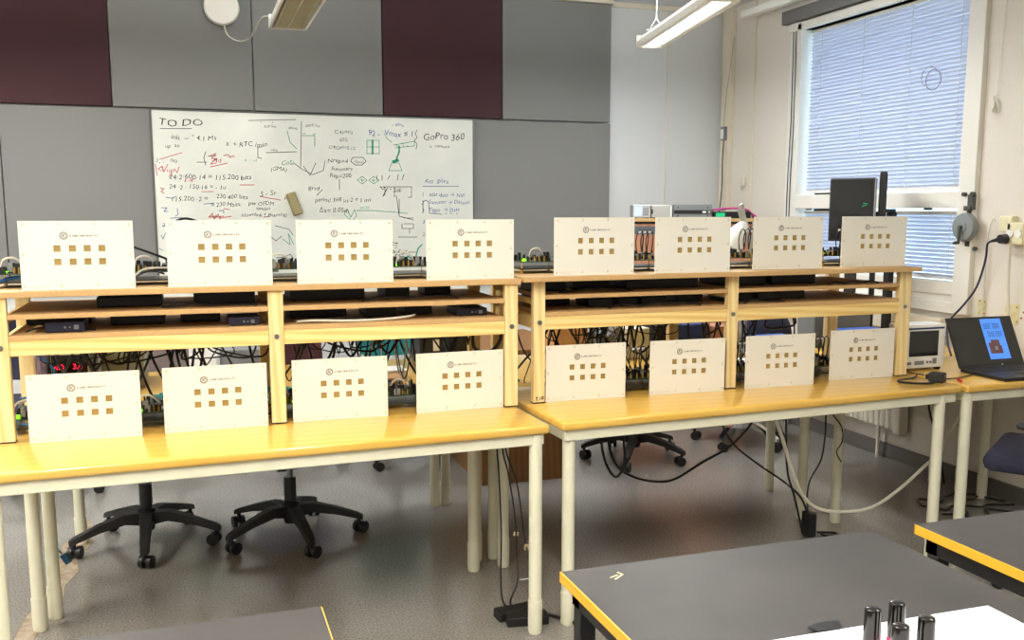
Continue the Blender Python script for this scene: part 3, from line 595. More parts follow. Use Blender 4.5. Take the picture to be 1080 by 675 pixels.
# ------------------------------------------------------------------ shelf racks
def rack(ox, oy, rz, dz, posts, xend, label, over, ymidseam=None):
    t = thing('shelf_rack', label, 'shelf', (ox, oy, .7405), rz, 'pine shelf racks on the tables')
    z = lambda v: v-.7405+dz
    D = .49
    MB().box(posts[0][0]-over[0], xend+over[1], -over[2], D+.01, z(1.190), z(1.208), bev=.0015).build('top_board', 'mdf', t)
    for (a, b) in posts:
        MB().box(a, b, 0, .028, .0006, z(1.1895), bev=.002).build('post', 'pine_v', t)
        MB().box(a, b, D-.03, D, .0006, z(1.1895), bev=.002).build('post', 'pine_v', t)
        MB().box(a-.001, b+.001, -.001, .030, 0, .004).build('foot_pad', 'black', t)
        MB().box(a+.01, b-.012, .0285, D-.0305, z(1.010), z(1.055), bev=.002).build('side_rail', 'pine', t)
        for zs in (1.122,): MB().box(a+.012, b-.014, .0285, D-.0305, z(1.10), z(1.1215), bev=.001).build('shelf_support', 'pine', t)
        MB().cyl(((a+b)/2, .0, z(1.037)), ((a+b)/2, -.005, z(1.037)), .0085, seg=16).cyl(((a+b)/2, -.005, z(1.037)), ((a+b)/2, -.007, z(1.037)), .005, seg=6).build('bolt', 'steel', t, smooth=False)
    for i in range(len(posts)-1):
        a = posts[i][1]+.0008; b = posts[i+1][0]-.0008
        MB().box(a, b, .004, .026, z(1.009), z(1.0565), bev=.002).build('front_rail', 'pine', t)
        MB().box(a, b, D-.026, D-.004, z(1.009), z(1.0545), bev=.002).build('rear_rail', 'pine', t)
        MB().box(a-.0, b, .003, D-.004, z(1.057), z(1.0725), bev=.001).build('lower_shelf', 'mdf', t)
        MB().box(a-.0, b, .003, D-.004, z(1.122), z(1.137), bev=.001).build('middle_shelf', 'mdf', t)
    return t
rack(0, 3.165, 0.006, 0, [(-.587, -.540), (.232, .280), (1.060, 1.108)], 1.108, 'left pine shelf rack with fibreboard shelves on the yellow table', (.02, .008, .012))
rR = rack(1.178, 3.197, .022, .006, [(0, .046), (.830, .877), (1.685, 1.745)], 1.745, 'right pine shelf rack with fibreboard shelves before the window', (.055, .010, .045))
mkx = MB(); text_mesh('w', '7.18', .019, None, loc=(.007, -.0008, .012), jitter=.08, into=mkx, bold=.0006)
mkx.build('handwritten_mark', 'chip', rR)

# ------------------------------------------------------------------ antenna panels
PW, PH = .3243, .2126
def make_panel():
    t = thing('antenna_panel', 'x', 'panel', (0, 0, 0))
    cx = [.323, .456, .586, .715]; cz = [1-.593, 1-.40]; hw, hh = .0100, .0100
    xs = [0]+[v for c in cx for v in (c*PW-hw, c*PW+hw)]+[PW]; zs = [0]+[v for c in cz for v in (c*PH-hh, c*PH+hh)]+[PH]
    b = MB(); V = {}
    def v(i, j, k):
        if (i, j, k) not in V: V[(i, j, k)] = b.b.verts.new((xs[i]-PW/2, -.002+.004*k, zs[j]))
        return V[(i, j, k)]
    nx, nz = len(xs)-1, len(zs)-1
    hole = lambda i, j: 0 <= i < nx and 0 <= j < nz and i % 2 == 1 and j % 2 == 1
    solid = lambda i, j: 0 <= i < nx and 0 <= j < nz and not hole(i, j)
    for i in range(nx):
        for j in range(nz):
            if hole(i, j): continue
            b.b.faces.new((v(i, j, 0), v(i+1, j, 0), v(i+1, j+1, 0), v(i, j+1, 0)))
            b.b.faces.new((v(i, j, 1), v(i, j+1, 1), v(i+1, j+1, 1), v(i+1, j, 1)))
            if not solid(i-1, j): b.b.faces.new((v(i, j, 0), v(i, j+1, 0), v(i, j+1, 1), v(i, j, 1)))
            if not solid(i+1, j): b.b.faces.new((v(i+1, j, 0), v(i+1, j, 1), v(i+1, j+1, 1), v(i+1, j+1, 0)))
            if not solid(i, j-1): b.b.faces.new((v(i, j, 0), v(i, j, 1), v(i+1, j, 1), v(i+1, j, 0)))
            if not solid(i, j+1): b.b.faces.new((v(i, j+1, 0), v(i+1, j+1, 0), v(i+1, j+1, 1), v(i, j+1, 1)))
    b.build('front_plate', 'plate', t)
    for c in cx:
        for d in cz:
            x, z = c*PW-PW/2, d*PH
            MB().box(x-.0115, x+.0115, .0021, .0034, z-.0115, z+.0115).build('antenna_patch', 'gold', t)
    MB().box(-.12, .12, .006, .0076, .03, PH-.03).build('rear_board', 'pcb', t)
    for sx in (-1, 1): MB().box(sx*.10-.008, sx*.10+.008, .008, .05, 0, .012).box(sx*.10-.008, sx*.10+.008, .0078, .012, 0, .04).build('foot_bracket', 'black', t)
    for (fx, fz) in ((.028, .055), (.028, .51), (.04, .945), (.35, .955), (.66, .955), (.965, .945), (.968, .51), (.972, .055), (.665, .06), (.345, .055)):
        x, z = fx*PW-PW/2, fz*PH
        MB().cyl((x, -.002, z), (x, -.0032, z), .0034, seg=12).cyl((x+.0012, -.002, z+.0062), (x+.0012, -.0028, z+.0062), .0012, seg=8).build('screw', 'screwhead', t)
    lg = MB(); x, z = .387*PW-PW/2, (1-.214)*PH
    for (r, wd) in ((.0112, .0014), (.0082, .0010)):
        p = [(x+r*math.cos(a*PI/16), z+r*math.sin(a*PI/16)) for a in range(33)]; lg.ribbon(p, wd, -.0023)
    for k in range(22):
        a = k*2*PI/22; lg.ribbon([(x+.0089*math.cos(a), z+.0089*math.sin(a)), (x+.0104*math.cos(a), z+.0104*math.sin(a))], .0008, -.0023)
    lg.ribbon([(x-.005, z-.004), (x-.002, z+.001), (x-.003, z+.005), (x+.002, z+.003), (x+.005, z+.005)], .0014, -.0023).ribbon([(x-.004, z+.002), (x+.001, z-.001), (x+.004, z-.005)], .0012, -.0023).ribbon([(x-.001, z-.005), (x+.001, z+.001)], .0013, -.0023)
    lg.build('seal_emblem', 'ink', t)
    tx = MB()
    def smallcaps(words, x, z, s):
        for wd in words:
            text_mesh('w', wd[0], s, None, loc=(x, -.0023, z), into=tx, bold=.00022); x += s*.72
            for ch in wd[1:]:
                text_mesh('w', ch, s*.78, None, loc=(x, -.0023, z), into=tx, bold=.00022); x += s*(.34 if ch == 'I' else .60)
            x += s*.35
    smallcaps(['LUND', 'UNIVERSITY'], .437*PW-PW/2, z-.0032, .0098)
    tx.build('university_lettering', 'ink', t)
    sm = MB(); text_mesh('w', 'Antenna panel', .0036, None, loc=(.085*PW-PW/2, -.0023, .052*PH), into=sm, bold=0) if False else None
    for k in range(2):
        x = .075*PW-PW/2
        while x < (.22 if k else .25)*PW-PW/2-.0:
            l = .002+.004*random.random(); sm.ribbon([(x, (.062-.026*k)*PH), (x+l, (.062-.026*k)*PH)], .0011, -.0023); x += l+.0014
    sm.build('fine_print', 'screwhead', t)
    return t
PAN = [  # x, y, yaw, top?
 ('T', -.334, 3.185, 0.0, 'leftmost on top of the left rack'), ('T', .088, 3.178, 0, 'second from the left on top of the left rack'),
 ('T', .493, 3.181, .6, 'third from the left on top of the left rack'), ('T', .939, 3.198, .9, 'rightmost on top of the left rack'),
 ('U', 1.413, 3.185, .9, 'leftmost on top of the right rack'), ('U', 1.830, 3.193, -.7, 'second from the left on top of the right rack'),
 ('U', 2.304, 3.254, -1.7, 'third from the left on top of the right rack'), ('U', 2.765, 3.297, -2.3, 'before the window, rightmost on top of the right rack'),
 ('B', -.335, 3.137, -1.1, 'leftmost on the left table'), ('B', .056, 3.149, .9, 'on the left table just left of the middle post'),
 ('B', .464, 3.171, -.1, 'on the left table just right of the middle post'), ('B', .892, 3.179, 1.5, 'rightmost on the left table'),
 ('B', 1.393, 3.206, -1.3, 'leftmost on the middle table, beside the marked post'), ('B', 1.820, 3.194, -1.9, 'on the middle table just left of the middle post'),
 ('B', 2.246, 3.195, -.8, 'on the middle table just right of the middle post'), ('B', 2.682, 3.235, -.8, 'rightmost on the middle table, nearest the laptop')]
proto = make_panel()
for i, (k, x, y, a, l) in enumerate(PAN):
    o = proto if i == 0 else copy_tree(proto)
    o.location = (x, y, {'T': 1.2085, 'U': 1.2145, 'B': .7405}[k]); o.rotation_euler = (0, 0, math.radians(a))
    tag(o, 'cream gold-squared panel ' + l, group='cream antenna panels with gold squares')

# ------------------------------------------------------------------ circuit boards (behind and between the panels)
def circuit_board(wd, dp, style, seed):
    R = random.Random(seed)
    t = thing('circuit_board', 'x', 'circuit board', (0, 0, 0))
    MB().box(-wd/2, wd/2, 0, dp, .008, .011).build('base_sheet', 'acrylic', t)
    z = .024
    MB().box(-wd/2+.004, wd/2-.004, .004, dp-.004, z, z+.0018).build('board', 'pcb', t)
    sp = MB()
    for sx in (-1, 1):
        for yy in (.012, dp-.012):
            x = sx*(wd/2-.012); sp.cyl((x, yy, .0), (x, yy, .008), .006, seg=10).cyl((x, yy, .011), (x, yy, z), .0025, seg=8).cyl((x, yy, z+.0018), (x, yy, z+.007), .002, seg=8)
    sp.build('standoffs', 'brass', t)
    ch = MB(); gp = MB(); br = MB()
    for k in range(64):
        x = R.uniform(-wd/2+.012, wd/2-.03); y = R.uniform(.01, dp-.03); a, b, h = R.uniform(.005, .018), R.uniform(.005, .016), R.choice((.003, .005, .008, .012, .018))
        (ch if R.random() < .6 else gp).box(x, x+a, y, y+b, z+.0018, z+.0018+h)
    for k in range(5):
        x = R.uniform(-wd/2+.01, wd/2-.015); y = R.uniform(.01, dp-.03); ch.cyl((x, y, z), (x, y, z+R.uniform(.008, .016)), .005, seg=10)
    ch.build('chips', 'chip', t); gp.build('components', 'grey_part', t)
    for k in range(9 if style == 'gold' else 3):
        x = -wd/2+.014+k*(wd-.03)/8 + (.05 if style != 'gold' else 0); br.cyl((x, .016, z+.0018), (x, .016, z+.009), .0034, seg=8).cyl((x, .016, z+.009), (x, .016, z+.013), .0024, seg=6)
    br.build('gold_connectors', 'brass', t)
    ld = MB()
    for (dx, dy, s) in ((-wd/2+.02, .022, .007), (-wd/2+.036, .03, .005), (wd/2-.03, .02, .004)): ld.box(dx, dx+s*1.4, dy, dy+s, z+.002, z+.002+s*.8)
    ld.build('green_led', 'greenled', t)
    if style != 'gold':
        x = -.02; MB().tube([(x-.03, .03, z+.006), (x-.02, .03, z+.026), (x+.01, .035, z+.030), (x+.035, .05, z+.018), (x+.05, .08, z+.006)], .0022, 6).build('white_lead', 'whitecable', t, smooth=True)
    if style == 'gold':
        for k in range(3):
            x = -.030+k*.022; o = MB().tube([(x, .02, z+.02), (x-.004, .02, z+.045), (x+.012, .025, z+.066), (x+.034, .03, z+.058), (x+.04, .05, z+.02)], .0024, 6).build('coax_lead', 'rubber', t, smooth=True)
            MB().cyl((x+.008, .023, z+.063), (x+.022, .027, z+.065), .0028, seg=8).build('tag', 'whitebox', o)
    return t
CB = [(-.505, 3.30, 1.2085, 'g', 'at the far left end of the left rack top', .14), (-.125, 3.29, 1.2085, 'g', 'between the first and second panels on the left rack top', .20),
      (.29, 3.30, 1.2085, 'g', 'between the second and third panels on the left rack top', .17), (.715, 3.30, 1.2085, 'g', 'between the third and fourth panels on the left rack top', .18),
      (1.215, 3.34, 1.2145, 'g', 'at the left end of the right rack top', .19), (1.62, 3.32, 1.2145, 'gold', 'between the first and second panels on the right rack top', .18),
      (2.085, 3.35, 1.2145, 'gold', 'between the second and third panels on the right rack top', .18), (2.56, 3.37, 1.2145, 'gold', 'between the third and fourth panels on the right rack top', .18),
      (-.50, 3.27, .7405, 'g', 'at the left end of the left table, beside the post', .12), (-.14, 3.25, .7405, 'g', 'between the first and second lower panels on the left table', .15),
      (.27, 3.25, .7405, 'g', 'behind the middle post on the left table', .12), (.69, 3.27, .7405, 'g', 'between the third and fourth lower panels on the left table', .18),
      (1.16, 3.33, .7405, 'g', 'behind the left post of the right rack on the middle table', .05), (1.61, 3.29, .7405, 'gold', 'between the first and second lower panels on the middle table', .18),
      (2.06, 3.29, .7405, 'gold', 'behind the middle post on the middle table', .16), (2.47, 3.31, .7405, 'gold', 'between the third and fourth lower panels on the middle table', .16)]
for i, (x, y, z, st, l, wd) in enumerate(CB):
    if wd < .08: continue
    if st == 'gold': wd += .05
    t = circuit_board(wd, .17, st, 11+i); t.location = (x + (x*.045 if z > 1 else x*.03), y, z); t.rotation_euler = (0, 0, math.radians(R0) if (R0 := [0, 2, -2, 1][i % 4]) else 0)
    t.scale = (1, 1, 1.75 if z > 1 else 1.9)
    tag(t, 'green circuit board with chips ' + l, group='circuit boards behind the antenna panels')

# ------------------------------------------------------------------ cables helper
def cable(pts, r, m, label, grp=None, name='cable', seg=6):
    o = MB().tube(pts, r, seg, 4).build(name, m, smooth=True); tag(o, label, 'cable', grp); return o
# on rack tops
cable([(-.19, 3.36, 1.335), (-.10, 3.35, 1.30), (-.02, 3.34, 1.265), (.06, 3.33, 1.238)], .0042, 'rubber', 'black cable running slantwise behind the two left upper panels')
cable([(.07, 3.40, 1.238), (.01, 3.40, 1.27), (-.055, 3.40, 1.34), (-.06, 3.40, 1.40), (-.02, 3.40, 1.425), (.03, 3.40, 1.412), (.08, 3.40, 1.38), (.10, 3.42, 1.30), (.10, 3.44, 1.22)], .0042, 'rubber', 'black cable looping above the second upper panel of the left rack')
cable([(-.175, 3.27, 1.245), (-.15, 3.28, 1.262), (-.10, 3.28, 1.266), (-.04, 3.28, 1.262), (-.02, 3.30, 1.245)], .003, 'whitecable', 'white lead arched over the circuit board between the two left upper panels')
cable([(-.17, 3.26, 1.243), (-.15, 3.27, 1.252), (-.12, 3.27, 1.258), (-.09, 3.30, 1.245)], .0035, 'rubber', 'black lead arched over the circuit board between the two left upper panels')
cable([(-.60, 3.36, 1.2125), (-.585, 3.35, 1.225), (-.55, 3.33, 1.238), (-.50, 3.32, 1.243), (-.46, 3.32, 1.241)], .006, 'bluecable', 'blue network cable reaching the board at the left end of the left rack')
o = MB().sph((0, 0, .030), .030, (1, .5, 1)).box(-.024, .026, -.006, .006, 0, .03).build('plastic_cover', 'clear', loc=(.262, 3.385, 1.236)); 
tag(o, 'pale clear plastic cover standing on the board between the second and third panels', 'cover')

# ------------------------------------------------------------------ boxes on the rack shelves
def unit(x, y, z, wx, wy, hz, m, label, front=True, rz=0, cat='electronics box', grp='dark electronics boxes on the rack shelves'):
    t = thing('radio_unit', label, cat, (x, y, z), rz, grp)
    MB().box(-wx/2, wx/2, 0, wy, .002, hz, bev=.003).build('case', m, t)
    MB().box(-wx/2+.01, -wx/2+.02, .01, .02, 0, .0022).box(wx/2-.02, wx/2-.01, .01, .02, 0, .0022).box(-wx/2+.01, -wx/2+.02, wy-.02, wy-.01, 0, .0022).box(wx/2-.02, wx/2-.01, wy-.02, wy-.01, 0, .0022).build('feet', 'rubber', t)
    if front:
        MB().cyl((-.0*wx, 0, hz*.5), (-.0*wx, -.004, hz*.5), .0035, seg=10).cyl((wx*.12, 0, hz*.5), (wx*.12, -.003, hz*.5), .0025, seg=10).box(wx*.22, wx*.34, -.0015, 0, hz*.3, hz*.7).build('ports', 'steel', t)
    return t
ZL, ZM = 1.0727, 1.1372
for (x, y, z, wx, wy, h, m, l) in [
    (-.385, 3.20, ZL, .115, .12, .036, 'navybox', 'small navy box on the lower shelf below the leftmost upper panel'),
    (-.43, 3.37, ZL, .20, .14, .034, 'darkbox', 'flat black box behind the leftmost navy box on the lower shelf'),
    (-.18, 3.28, ZL, .17, .2, .036, 'darkbox', 'black box on the lower shelf right of the leftmost navy box'),
    (.02, 3.30, ZL, .13, .2, .036, 'darkbox', 'black box on the lower shelf left of the second navy box'),
    (.155, 3.20, ZL, .10, .13, .031, 'navybox', 'small navy box on the lower shelf beside the middle post'),
    (-.20, 3.24, ZM, .20, .2, .036, 'darkbox', 'black box on the middle shelf under the leftmost upper panel'),
    (.10, 3.24, ZM, .20, .24, .045, 'darkbox', 'wide charcoal box on the middle shelf left of the middle post'),
    (.45, 3.26, ZM, .26, .22, .046, 'darkbox', 'wide black box on the middle shelf right of the middle post'),
    (.70, 3.26, ZM, .09, .16, .044, 'darkbox', 'black brick on the middle shelf under the third upper panel'),
    (.87, 3.34, ZM, .10, .12, .042, 'darkbox', 'black brick on the middle shelf near the right post'),
    (.42, 3.30, ZL, .20, .2, .040, 'darkbox', 'black box on the lower shelf right of the middle post'),
    (.64, 3.25, ZL, .11, .18, .040, 'darkbox', 'black brick on the lower shelf under the third upper panel'),
    (.78, 3.27, ZL, .10, .16, .036, 'darkbox', 'black brick on the lower shelf left of the rightmost navy box'),
    (.955, 3.24, ZL, .115, .14, .030, 'navybox', 'small navy box on the lower shelf near the right post'),
    (1.30, 3.28, ZM+.006, .13, .16, .043, 'darkbox', 'black box on the middle shelf of the right rack, leftmost'),
    (1.50, 3.34, ZM+.006, .16, .16, .043, 'darkbox', 'black box on the middle shelf of the right rack, second from left'),
    (1.78, 3.27, ZM+.006, .32, .22, .045, 'darkbox', 'wide black box on the middle shelf of the right rack left of the post'),
    (1.34, 3.36, ZL+.006, .15, .16, .038, 'darkbox', 'black box on the lower shelf of the right rack, leftmost'),
    (1.50, 3.25, ZL+.006, .10, .14, .036, 'darkbox', 'black brick on the lower shelf of the right rack, second from left'),
    (1.62, 3.26, ZL+.006, .08, .14, .034, 'darkbox', 'black brick on the lower shelf of the right rack, third from left'),
    (1.74, 3.27, ZL+.006, .11, .15, .036, 'darkbox', 'black brick on the lower shelf of the right rack left of the post'),
    (1.92, 3.30, ZL+.006, .12, .18, .038, 'darkbox', 'black box on the lower shelf touching the middle post of the right rack'),
    (2.17, 3.27, ZM+.006, .18, .24, .045, 'darkbox', 'black box on the middle shelf right of the right rack middle post'),
    (2.41, 3.29, ZM+.006, .22, .22, .045, 'darkbox', 'black box on the middle shelf below the third upper panel on the right'),
    (2.14, 3.28, ZL+.006, .12, .15, .036, 'darkbox', 'black brick on the lower shelf right of the right rack middle post'),
    (2.28, 3.28, ZL+.006, .10, .15, .036, 'darkbox', 'round-cornered black brick on the lower shelf of the right rack'),
    (2.41, 3.30, ZL+.006, .13, .16, .038, 'darkbox', 'black brick on the lower shelf of the right rack, rightmost')]:
    unit(x, y + (.0 if m == 'navybox' else .065), z, wx, min(wy, 3.63-y-.065), h*.94, m, l, front=(m == 'navybox'))
cable([(.33, 3.22, 1.078), (.38, 3.19, 1.083), (.50, 3.183, 1.079), (.60, 3.185, 1.079), (.70, 3.20, 1.083), (.74, 3.23, 1.086)], .004, 'whitecable', 'white cable lying along the lower shelf right of the middle post')
RS = random.Random(5)
for k, (xa, xb, zz, rk) in enumerate([(-.5, -.3, ZL, 'L'), (-.1, .2, ZM, 'L'), (.55, .9, ZM, 'L'), (.35, .6, ZL, 'L'), (1.3, 1.6, ZM+.006, 'R'), (1.5, 1.9, ZL+.006, 'R'), (2.1, 2.3, ZL+.006, 'R'), (2.5, 2.75, ZM+.006, 'R')]):
    y = 3.22 if rk == 'L' else 3.25; n = 6
    cable([(xa+(xb-xa)*i/n, y+.012*RS.uniform(-1, 1), zz+.005+.010*RS.random()*(i not in (0, n))) for i in range(n+1)], .0035, 'rubber', 'thin black cable lying on the rack shelf among the dark boxes', 'loose cables on the rack shelves')

# ------------------------------------------------------------------ clutter on the back tables (seen through the racks)
ZT = .7405
def simple_box(name, x0, x1, y0, y1, h, m, label, cat, z=ZT, rz=0, grp=None, extra=None):
    t = thing(name, label, cat, ((x0+x1)/2, (y0+y1)/2, z), rz, grp)
    MB().box(-(x1-x0)/2, (x1-x0)/2, -(y1-y0)/2, (y1-y0)/2, 0, h, bev=min(.006, h*.15)).build('body', m, t)
    if extra: extra(t, (x1-x0)/2, (y1-y0)/2, h)
    return t
def psu_extra(t, a, b, h):
    MB().box(-a+.004, a-.004, -b-.002, -b, h*.48, h*.86).build('display', 'screen', t)
    tx = MB(); text_mesh('w', '4.0', .028, None, loc=(-a+.012, -b-.003, h*.60), into=tx, bold=.0005); text_mesh('w', '3.4', .028, None, loc=(.010, -b-.003, h*.60), into=tx, bold=.0005)
    tx.build('digits', 'redled', t)
    kn = MB()
    for k in range(3): kn.cyl((-a*.6+k*a*.6, -b, h*.25), (-a*.6+k*a*.6, -b-.01, h*.25), .010, seg=14)
    kn.build('knob', 'black', t)
    vs = MB()
    for i in range(9):
        for j in range(5): vs.box(a, a+.0015, -b+.05+i*.026, -b+.066+i*.026, h*.45+j*.016, h*.45+j*.016+.010)
    vs.build('vent_slots', 'black', t)
    MB().box(a-.0008, a+.0008, -b+.004, b-.004, .005, h-.005).build('side_panel', 'psuside', t)
simple_box('power_supply', -.515, -.385, 3.80, 4.14, .205, 'psu', 'beige bench power supply with red lit digits behind the left rack', 'power supply', extra=psu_extra)
simple_box('storage_box', -.60, -.525, 3.78, 3.95, .20, 'purple', 'mottled mauve box beside the beige power supply', 'box')
simple_box('instrument', -.36, -.20, 4.0, 4.3, .20, 'psuside', 'olive grey instrument with vent holes right of the power supply', 'instrument')
simple_box('paper_stack', -.12, .30, 3.86, 4.16, .012, 'paper', 'pile of white papers on the left rear table', 'papers')
def wb_extra(t, a, b, h): MB().box(-a*.2, a+.001, -b-.002, -b+.01, 0, h*.25).build('base', 'chip', t)
simple_box('charger_box', -.03, .085, 4.18, 4.30, .13, 'whitebox', 'white plastic box with dark base on the left rear table', 'box', extra=wb_extra)
simple_box('storage_bin', .10, .27, 4.19, 4.38, .11, 'greybox', 'grey plastic bin right of the white box on the rear table', 'box')
cl = MB()
nx, ny = 14, 10; g = [[cl.b.verts.new((-.07+.14*i/nx, -.06+.12*j/ny, .012+.028*abs(math.sin(i*.9+j*.5))*math.cos((i-nx/2)/nx*2.6)*math.cos((j-ny/2)/ny*2.6))) for j in range(ny+1)] for i in range(nx+1)]
for i in range(nx):
    for j in range(ny): cl.b.faces.new((g[i][j], g[i+1][j], g[i+1][j+1], g[i][j+1]))
o = cl.build('cleaning_cloth', 'cloth', smooth=True, loc=(-.10, 3.62, .742)); md = o.modifiers.new('s', 'SOLIDIFY'); md.thickness = .01; md.offset = 1
tag(o, 'crumpled turquoise cloth between the first two lower panels', 'cloth')
o2 = o.copy(); COL.objects.link(o2); o2.location = (2.12, 3.60, .742); tag(o2, 'crumpled turquoise cloth behind the right rack middle post', 'cloth')
o3 = o.copy(); COL.objects.link(o3); o3.location = (.28, 3.62, .742); tag(o3, 'crumpled turquoise cloth behind the left rack middle post', 'cloth')
o4 = o.copy(); COL.objects.link(o4); o4.location = (1.18, 3.62, .742); tag(o4, 'crumpled turquoise cloth between the two racks', 'cloth')
def label_extra(t, a, b, h):
    MB().box(a*.1, a*.6, -b-.001, -b+.001, h*.45, h*.8).build('white_label', 'whitebox', t)
simple_box('laser_printer', .975, 1.09, 4.16, 4.36, .15, 'black', 'black device with small white label behind the left rack', 'device', extra=label_extra)
simple_box('storage_bin', 1.125, 1.22, 4.18, 4.34, .13, 'black', 'black box behind the gap between the racks', 'box')
simple_box('white_router', .70, .84, 3.80, 3.92, .05, 'whitebox', 'low white box on the rear table behind the third and fourth lower panels', 'box')
simple_box('cardboard_box', .62, .78, 3.62, 3.74, .05, 'cardboard', 'low cardboard box behind the third and fourth lower panels', 'box')
simple_box('cardboard_box', 1.52, 1.72, 3.64, 3.76, .06, 'cardboard', 'low cardboard box behind the gap of the middle table', 'box')
o = MB().sph((0, 0, .014), .014).sph((.03, 0, .013), .013).cyl((.0, 0, .014), (.03, 0, .013), .006).build('ear_plugs', 'red', loc=(.62, 4.0, ZT), smooth=True); tag(o, 'pair of small red knobs on the rear table behind the left rack', 'knob')
simple_box('drawer_unit', 1.63, 1.80, 4.12, 4.26, .15, 'cardboard', 'wooden drawer box on the rear table behind the right rack', 'box')
simple_box('speaker', 1.815, 1.94, 4.05, 4.2, .12, 'slate', 'slate grey box behind the right rack', 'box')
simple_box('coil_holder', 1.73, 1.79, 3.92, 3.98, .07, 'black', 'small black block behind the leftmost lower panel of the right rack', 'block')
simple_box('psu_box', 1.955, 2.08, 4.02, 4.16, .15, 'psu', 'cream instrument box behind the right rack', 'instrument')
simple_box('black_block', 2.10, 2.19, 3.98, 4.1, .17, 'chip', 'tall black block behind the right rack', 'block')
simple_box('seat_box', 2.215, 2.38, 4.0, 4.12, .16, 'royal', 'dark blue box behind the second lower panel of the right rack', 'box')
simple_box('cardboard_box', 2.405, 2.52, 3.95, 4.1, .15, 'pinkwood', 'upright brown box left of the white paper roll', 'box')
o = MB().cyl((0, 0, 0), (0, 0, .17), .022, seg=24).build('paper_roll', 'whitebox', loc=(2.553, 4.0, ZT), smooth=True); tag(o, 'white paper roll standing behind the right rack middle post', 'roll')
simple_box('device_tray', 2.58, 2.80, 3.80, 3.98, .085, 'chip', 'black tray with blue lid on the rear table', 'tray', extra=lambda t, a, b, h: MB().box(-a, a, -b, b, h, h+.012, bev=.003).build('lid', 'bluedev', t))
simple_box('paper_stack', 2.40, 2.62, 3.66, 3.78, .02, 'paper', 'flat stack of paper behind the middle post of the right rack', 'papers')
simple_box('tool_case', 3.02, 3.32, 3.70, 3.95, .10, 'chip', 'black case with blue lid below the window', 'case', extra=lambda t, a, b, h: MB().box(-a, a, -b, b, h, h+.014, bev=.003).build('lid', 'bluedev', t))
simple_box('equipment_case', 3.05, 3.40, 4.05, 4.20, .24, 'greybox', 'grey metal case on the rear table under the window', 'case')
simple_box('white_panel', 2.72, 2.96, 4.14, 4.16, .14, 'whitebox', 'white upright panel behind the right rack', 'panel', z=.0 + ZT) if False else None

# tangle of black cables hanging below each rack
def tangle(x0, x1, n, y0, y1, region, seed, cols=('rubber',), ztop=1.02, zlow=.83, r=.0044):
    R = random.Random(seed)
    for k in range(n):
        xa = R.uniform(x0, x1); xb = min(max(xa + R.choice((-1, 1))*R.uniform(.04, .24), x0-.03), x1+.03); ya, yb = R.uniform(y0, y1), R.uniform(y0, y1)
        lo = zlow + R.uniform(0, .13); m = cols[R.randrange(len(cols))]; rr = r*R.choice((.55, .8, 1, 1.1))
        mode = R.random()
        if mode < .45:   # catenary loop
            sh = 'looping down'
            pts = [(xa, ya, ztop), (xa*.75+xb*.25, ya, lo+.06), ((xa+xb)/2, (ya+yb)/2, lo), (xa*.25+xb*.75, yb, lo+.06), (xb, yb, ztop)]
        elif mode < .8:  # falls down to the table
            sh = 'falling to the table'
            pts = [(xa, ya, ztop), (xa+.3*(xb-xa), ya, .92), (xa+.6*(xb-xa), yb, .84), (xb, yb, .765), (xb+.02*R.uniform(-1, 1), yb+.03, .7465)]
        else:
            sh = 'swinging just under the shelf'
            pts = [(xa, ya, ztop-.01), (xa+.02, ya+.02, .95), (xb, yb, .93), (xb+.03, yb, ztop-.005)]
        cn = 'black' if m == 'rubber' else 'blue' if m == 'bluecable' else 'pale'
        th = 'thin' if rr < r*.7 else 'thick' if rr > r*.9 else 'medium'
        cable(pts, rr, m, th+' '+cn+' cable '+sh+' '+region, 'tangled '+th+' '+cn+' cables '+sh+' '+region)
tangle(-.47, -.20, 13, 3.36, 3.58, 'behind the leftmost lower panel', 1, ('rubber', 'rubber', 'rubber', 'bluecable'))
tangle(-.22, -.06, 14, 3.46, 3.60, 'between the first two lower panels', 2, ('rubber', 'rubber', 'rubber', 'bluecable'))
tangle(-.02, .21, 11, 3.36, 3.58, 'behind the second lower panel', 3)
tangle(.30, .60, 12, 3.40, 3.58, 'behind the third lower panel', 4)
tangle(.60, .82, 15, 3.50, 3.60, 'between the third and fourth lower panels', 5, ('rubber', 'rubber', 'rubber', 'whitecable'), zlow=.78)
tangle(.84, 1.03, 6, 3.40, 3.58, 'behind the fourth lower panel', 6)
tangle(1.25, 1.58, 15, 3.44, 3.62, 'behind the right rack leftmost lower panel', 7, ('rubber', 'rubber', 'rubber', 'whitecable'))
tangle(1.54, 1.72, 20, 3.50, 3.64, 'in the first right-rack gap', 8, ('rubber', 'rubber', 'rubber', 'whitecable'), zlow=.78)
tangle(1.72, 1.98, 10, 3.44, 3.62, 'behind the right rack second lower panel', 9)
tangle(2.07, 2.38, 12, 3.44, 3.64, 'behind the right rack third lower panel', 10)
tangle(2.44, 2.50, 3, 3.44, 3.60, 'before the last lower panel', 12)
cable([(.99, 3.35, 1.0), (1.0, 3.36, .935), (1.06, 3.38, .915), (1.11, 3.40, .945), (1.13, 3.42, 1.0)], .007, 'rubber', 'thick black cable loop hanging beside the right post of the left rack')
cable([(-.57, 3.70, 1.0), (-.55, 3.72, .94), (-.51, 3.725, .90), (-.49, 3.73, .84), (-.53, 3.72, .78), (-.55, 3.70, .747)], .006, 'bluecable', 'thick blue cable left of the beige power supply')
cable([(-.535, 3.26, .86), (-.50, 3.25, .866), (-.46, 3.24, .87)], .004, 'bluecable', 'upper blue cable passing behind the left post above the circuit board')
cable([(-.535, 3.24, .783), (-.50, 3.235, .776), (-.46, 3.235, .782)], .004, 'bluecable', 'lower blue cable passing behind the left post above the circuit board')

